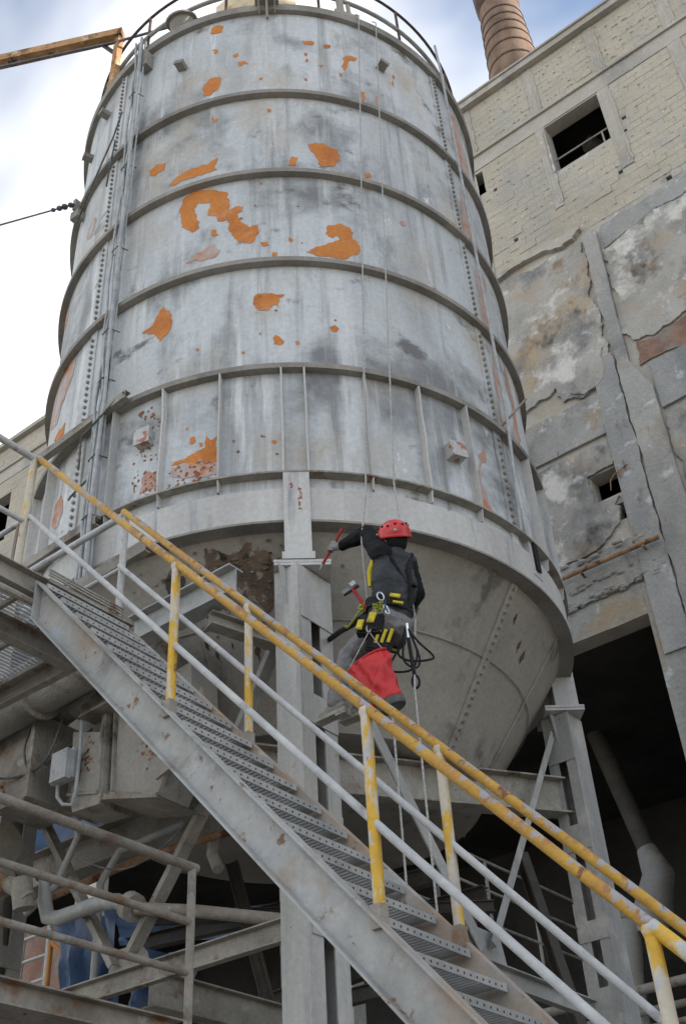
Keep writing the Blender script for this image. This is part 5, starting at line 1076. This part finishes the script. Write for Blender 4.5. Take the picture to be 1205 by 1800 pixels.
mb = MB(); q = [V_((-3.94, 5.60, 6.06))+V_((rn.uniform(-.03, .03), rn.uniform(-.02, .02), rn.uniform(-.03, .03))) for _ in range(14)]; mb.tube(q, .010, 7); mb.build('rope_knot', 'cord_green', per)
# positioning lanyard to the column
ly = thing('lanyard', (-4.2, 5.7, 6.0), 'black work-positioning lanyard with green cord running from belt to column', 'lanyard')
MB().tube([(-3.86, 5.66, 6.04), (-3.96, 5.65, 6.03), (-4.2, 5.82, 6.13), (-4.45, 6.0, 6.26), (-4.70, 6.19, 6.38)], .022, 8).build('sleeve', 'black_web', ly)
MB().tube([(-3.92, 5.60, 6.07), (-4.03, 5.65, 6.06), (-4.14, 5.74, 6.09), (-4.24, 5.82, 6.13)], .009, 7).build('cord', 'cord_green', ly)
mb = MB(); q = [V_((-4.25, 5.825, 6.13))+V_((rn.uniform(-.02, .02), rn.uniform(-.02, .02), rn.uniform(-.02, .02))) for _ in range(10)]; mb.tube(q, .009, 7); mb.build('knot', 'cord_green', ly)
# chisel in the hand
ch = thing('chisel', RODB.copy(), 'long red chisel held in the climber\'s raised gloved hand', 'chisel')
MB().tube([RODB, RODT], .0125, 10).build('shaft', 'red_handle', ch); MB().tube([RODB, RODB-RD*.05], .011, 8, rr=[.011, .004]).build('tip', 'steel_grey', ch)
# hammer on the belt
hmr = thing('hammer', (-3.95, 5.56, 6.1), 'hammer with red handle tucked in the climber\'s belt', 'hammer')
h0, h1 = V_((-3.905, 5.60, 6.03)), V_((-4.0, 5.575, 6.235)); MB().tube([h0, h1], .014, 8).build('handle', 'red_handle', hmr)
mb = MB(); mb.bar(h1+V_((-.075, -.02, -.02)), h1+V_((.035, .02, .035)), .034, .034); mb.build('head', 'wire', hmr, smooth=False)
mb = MB(); mb.bar(h1+V_((.0, -.022, .012)), h1+V_((.034, -.008, .034)), .036, .037); mb.build('head_face', 'galvanised', hmr, smooth=False)
# red tool bag
bag = thing('tool_bag', (-3.8, 5.55, 5.2), 'red fabric tool bag hanging from the climber\'s harness', 'bag')
T0, B0 = V_((-3.868, 5.505, 5.545)), V_((-3.765, 5.575, 5.225)); ax = (T0-B0).normalized(); rt = V_((.80, .55, .12)); rt = (rt-ax*rt.dot(ax)).normalized(); dp = ax.cross(rt)
mb = MB(); n, m = 40, 22; vs = []
for i in range(m+1):
    t = i/m; c = B0.lerp(T0, t); wr = .098+.055*t; dr = .080-.030*t**1.5
    for k in range(n):
        a = 2*pi*k/n; fold = .030*noise.noise(V_((cos(a)*2.2, sin(a)*2.2+7, t*2.6)))+.016*noise.noise(V_((cos(a)*5, sin(a)*5, t*6+2)))
        cr = .034*max(0, 1-abs((t-.45)-.35*cos(a))*7)
        vs.append(c+rt*((wr+fold+cr*.3)*cos(a))+dp*((dr+fold+cr)*sin(a))+ax*(.03*t*cos(a*1.0+.6)))
mb.add(vs, [(i*n+k, i*n+(k+1) % n, (i+1)*n+(k+1) % n, (i+1)*n+k) for i in range(m) for k in range(n)]); mb.add([v for v in vs[:n]], [tuple(range(n))])
bb = mb.build('body', 'bag_red', bag, ang=60); md = bb.modifiers.new('t', 'SOLIDIFY'); md.thickness = .004
mb = MB(); vs = []
for i in range(4):
    c = B0-ax*(.052*(1-i/3.0))-ax*.004; 
    for k in range(n): a = 2*pi*k/n; vs.append(c+rt*((.094+.008*(i > 0))*cos(a))+dp*((.078+.006*(i > 0))*sin(a)))
mb.add(vs, [(i*n+k, i*n+(k+1) % n, (i+1)*n+(k+1) % n, (i+1)*n+k) for i in range(3) for k in range(n)]+[tuple(range(n))[::-1]]); mb.build('base', 'cable_dark', bag)
mb = MB(); q = [T0+rt*(.155*cos(2*pi*k/n))+dp*(.052*sin(2*pi*k/n))+ax*(.03*cos(2*pi*k/n+.6)) for k in range(n+1)]; mb.tube(q, .007, 6, cap=False); mb.build('hem', 'bag_red', bag)
mb = MB(); cl = V_((-3.835, 5.50, 5.765)); mb.tube([cl, T0+rt*.135+ax*.02], .004, 6); mb.tube([cl, T0-rt*.145-ax*.005], .004, 6); mb.build('cord', 'rope', bag)
# slings at the hip
sl = thing('sling_cluster', (-3.7, 5.75, 5.4), 'black webbing slings and karabiner dangling at the climber\'s hip', 'slings')
s0 = V_((-3.69, 5.75, 5.86))
for i, q in enumerate(([(0, 0, 0), (-.05, -.03, -.16), (-.12, -.07, -.30), (-.10, -.05, -.345), (.02, 0, -.35), (.05, .03, -.2), (.01, 0, 0)], [(0, 0, 0), (.06, .05, -.13), (.13, .10, -.24), (.12, .09, -.275), (.02, .02, -.28), (-.05, -.02, -.24), (-.06, -.03, -.18), (0, 0, -.02)], [(0, 0, 0), (-.02, -.02, -.14), (-.03, -.02, -.27), (.03, .02, -.34), (.06, .04, -.26), (.02, 0, -.03)])):
    pts = [s0+V_(p_) for p_ in q]; sm = []
    for k in range(len(pts)-1):
        p0, p1, p2, p3 = pts[max(0, k-1)], pts[k], pts[k+1], pts[min(len(pts)-1, k+2)]
        for t in (0, .25, .5, .75): sm.append(.5*((2*p1)+(p2-p0)*t+(2*p0-5*p1+4*p2-p3)*t*t+(3*p1-p0-3*p2+p3)*t**3))
    sm.append(pts[-1]); MB().tube(sm, .008, 6).build('sling', 'black_web', sl)
MB().tube([s0+V_((.01, 0, .02)), s0+V_((.01, 0, -.1))], .011, 8).build('swivel', 'chrome', sl); MB().tube([s0+V_((.01, 0, -.1)), s0+V_((.03, 0, -.40))], .014, 8).build('grab_handle', 'black_web', sl)
ring('karabiner', 'black_web', s0+V_((.035, 0, -.455)), .024, .055, (.5, -.8, .2), .009, sl)
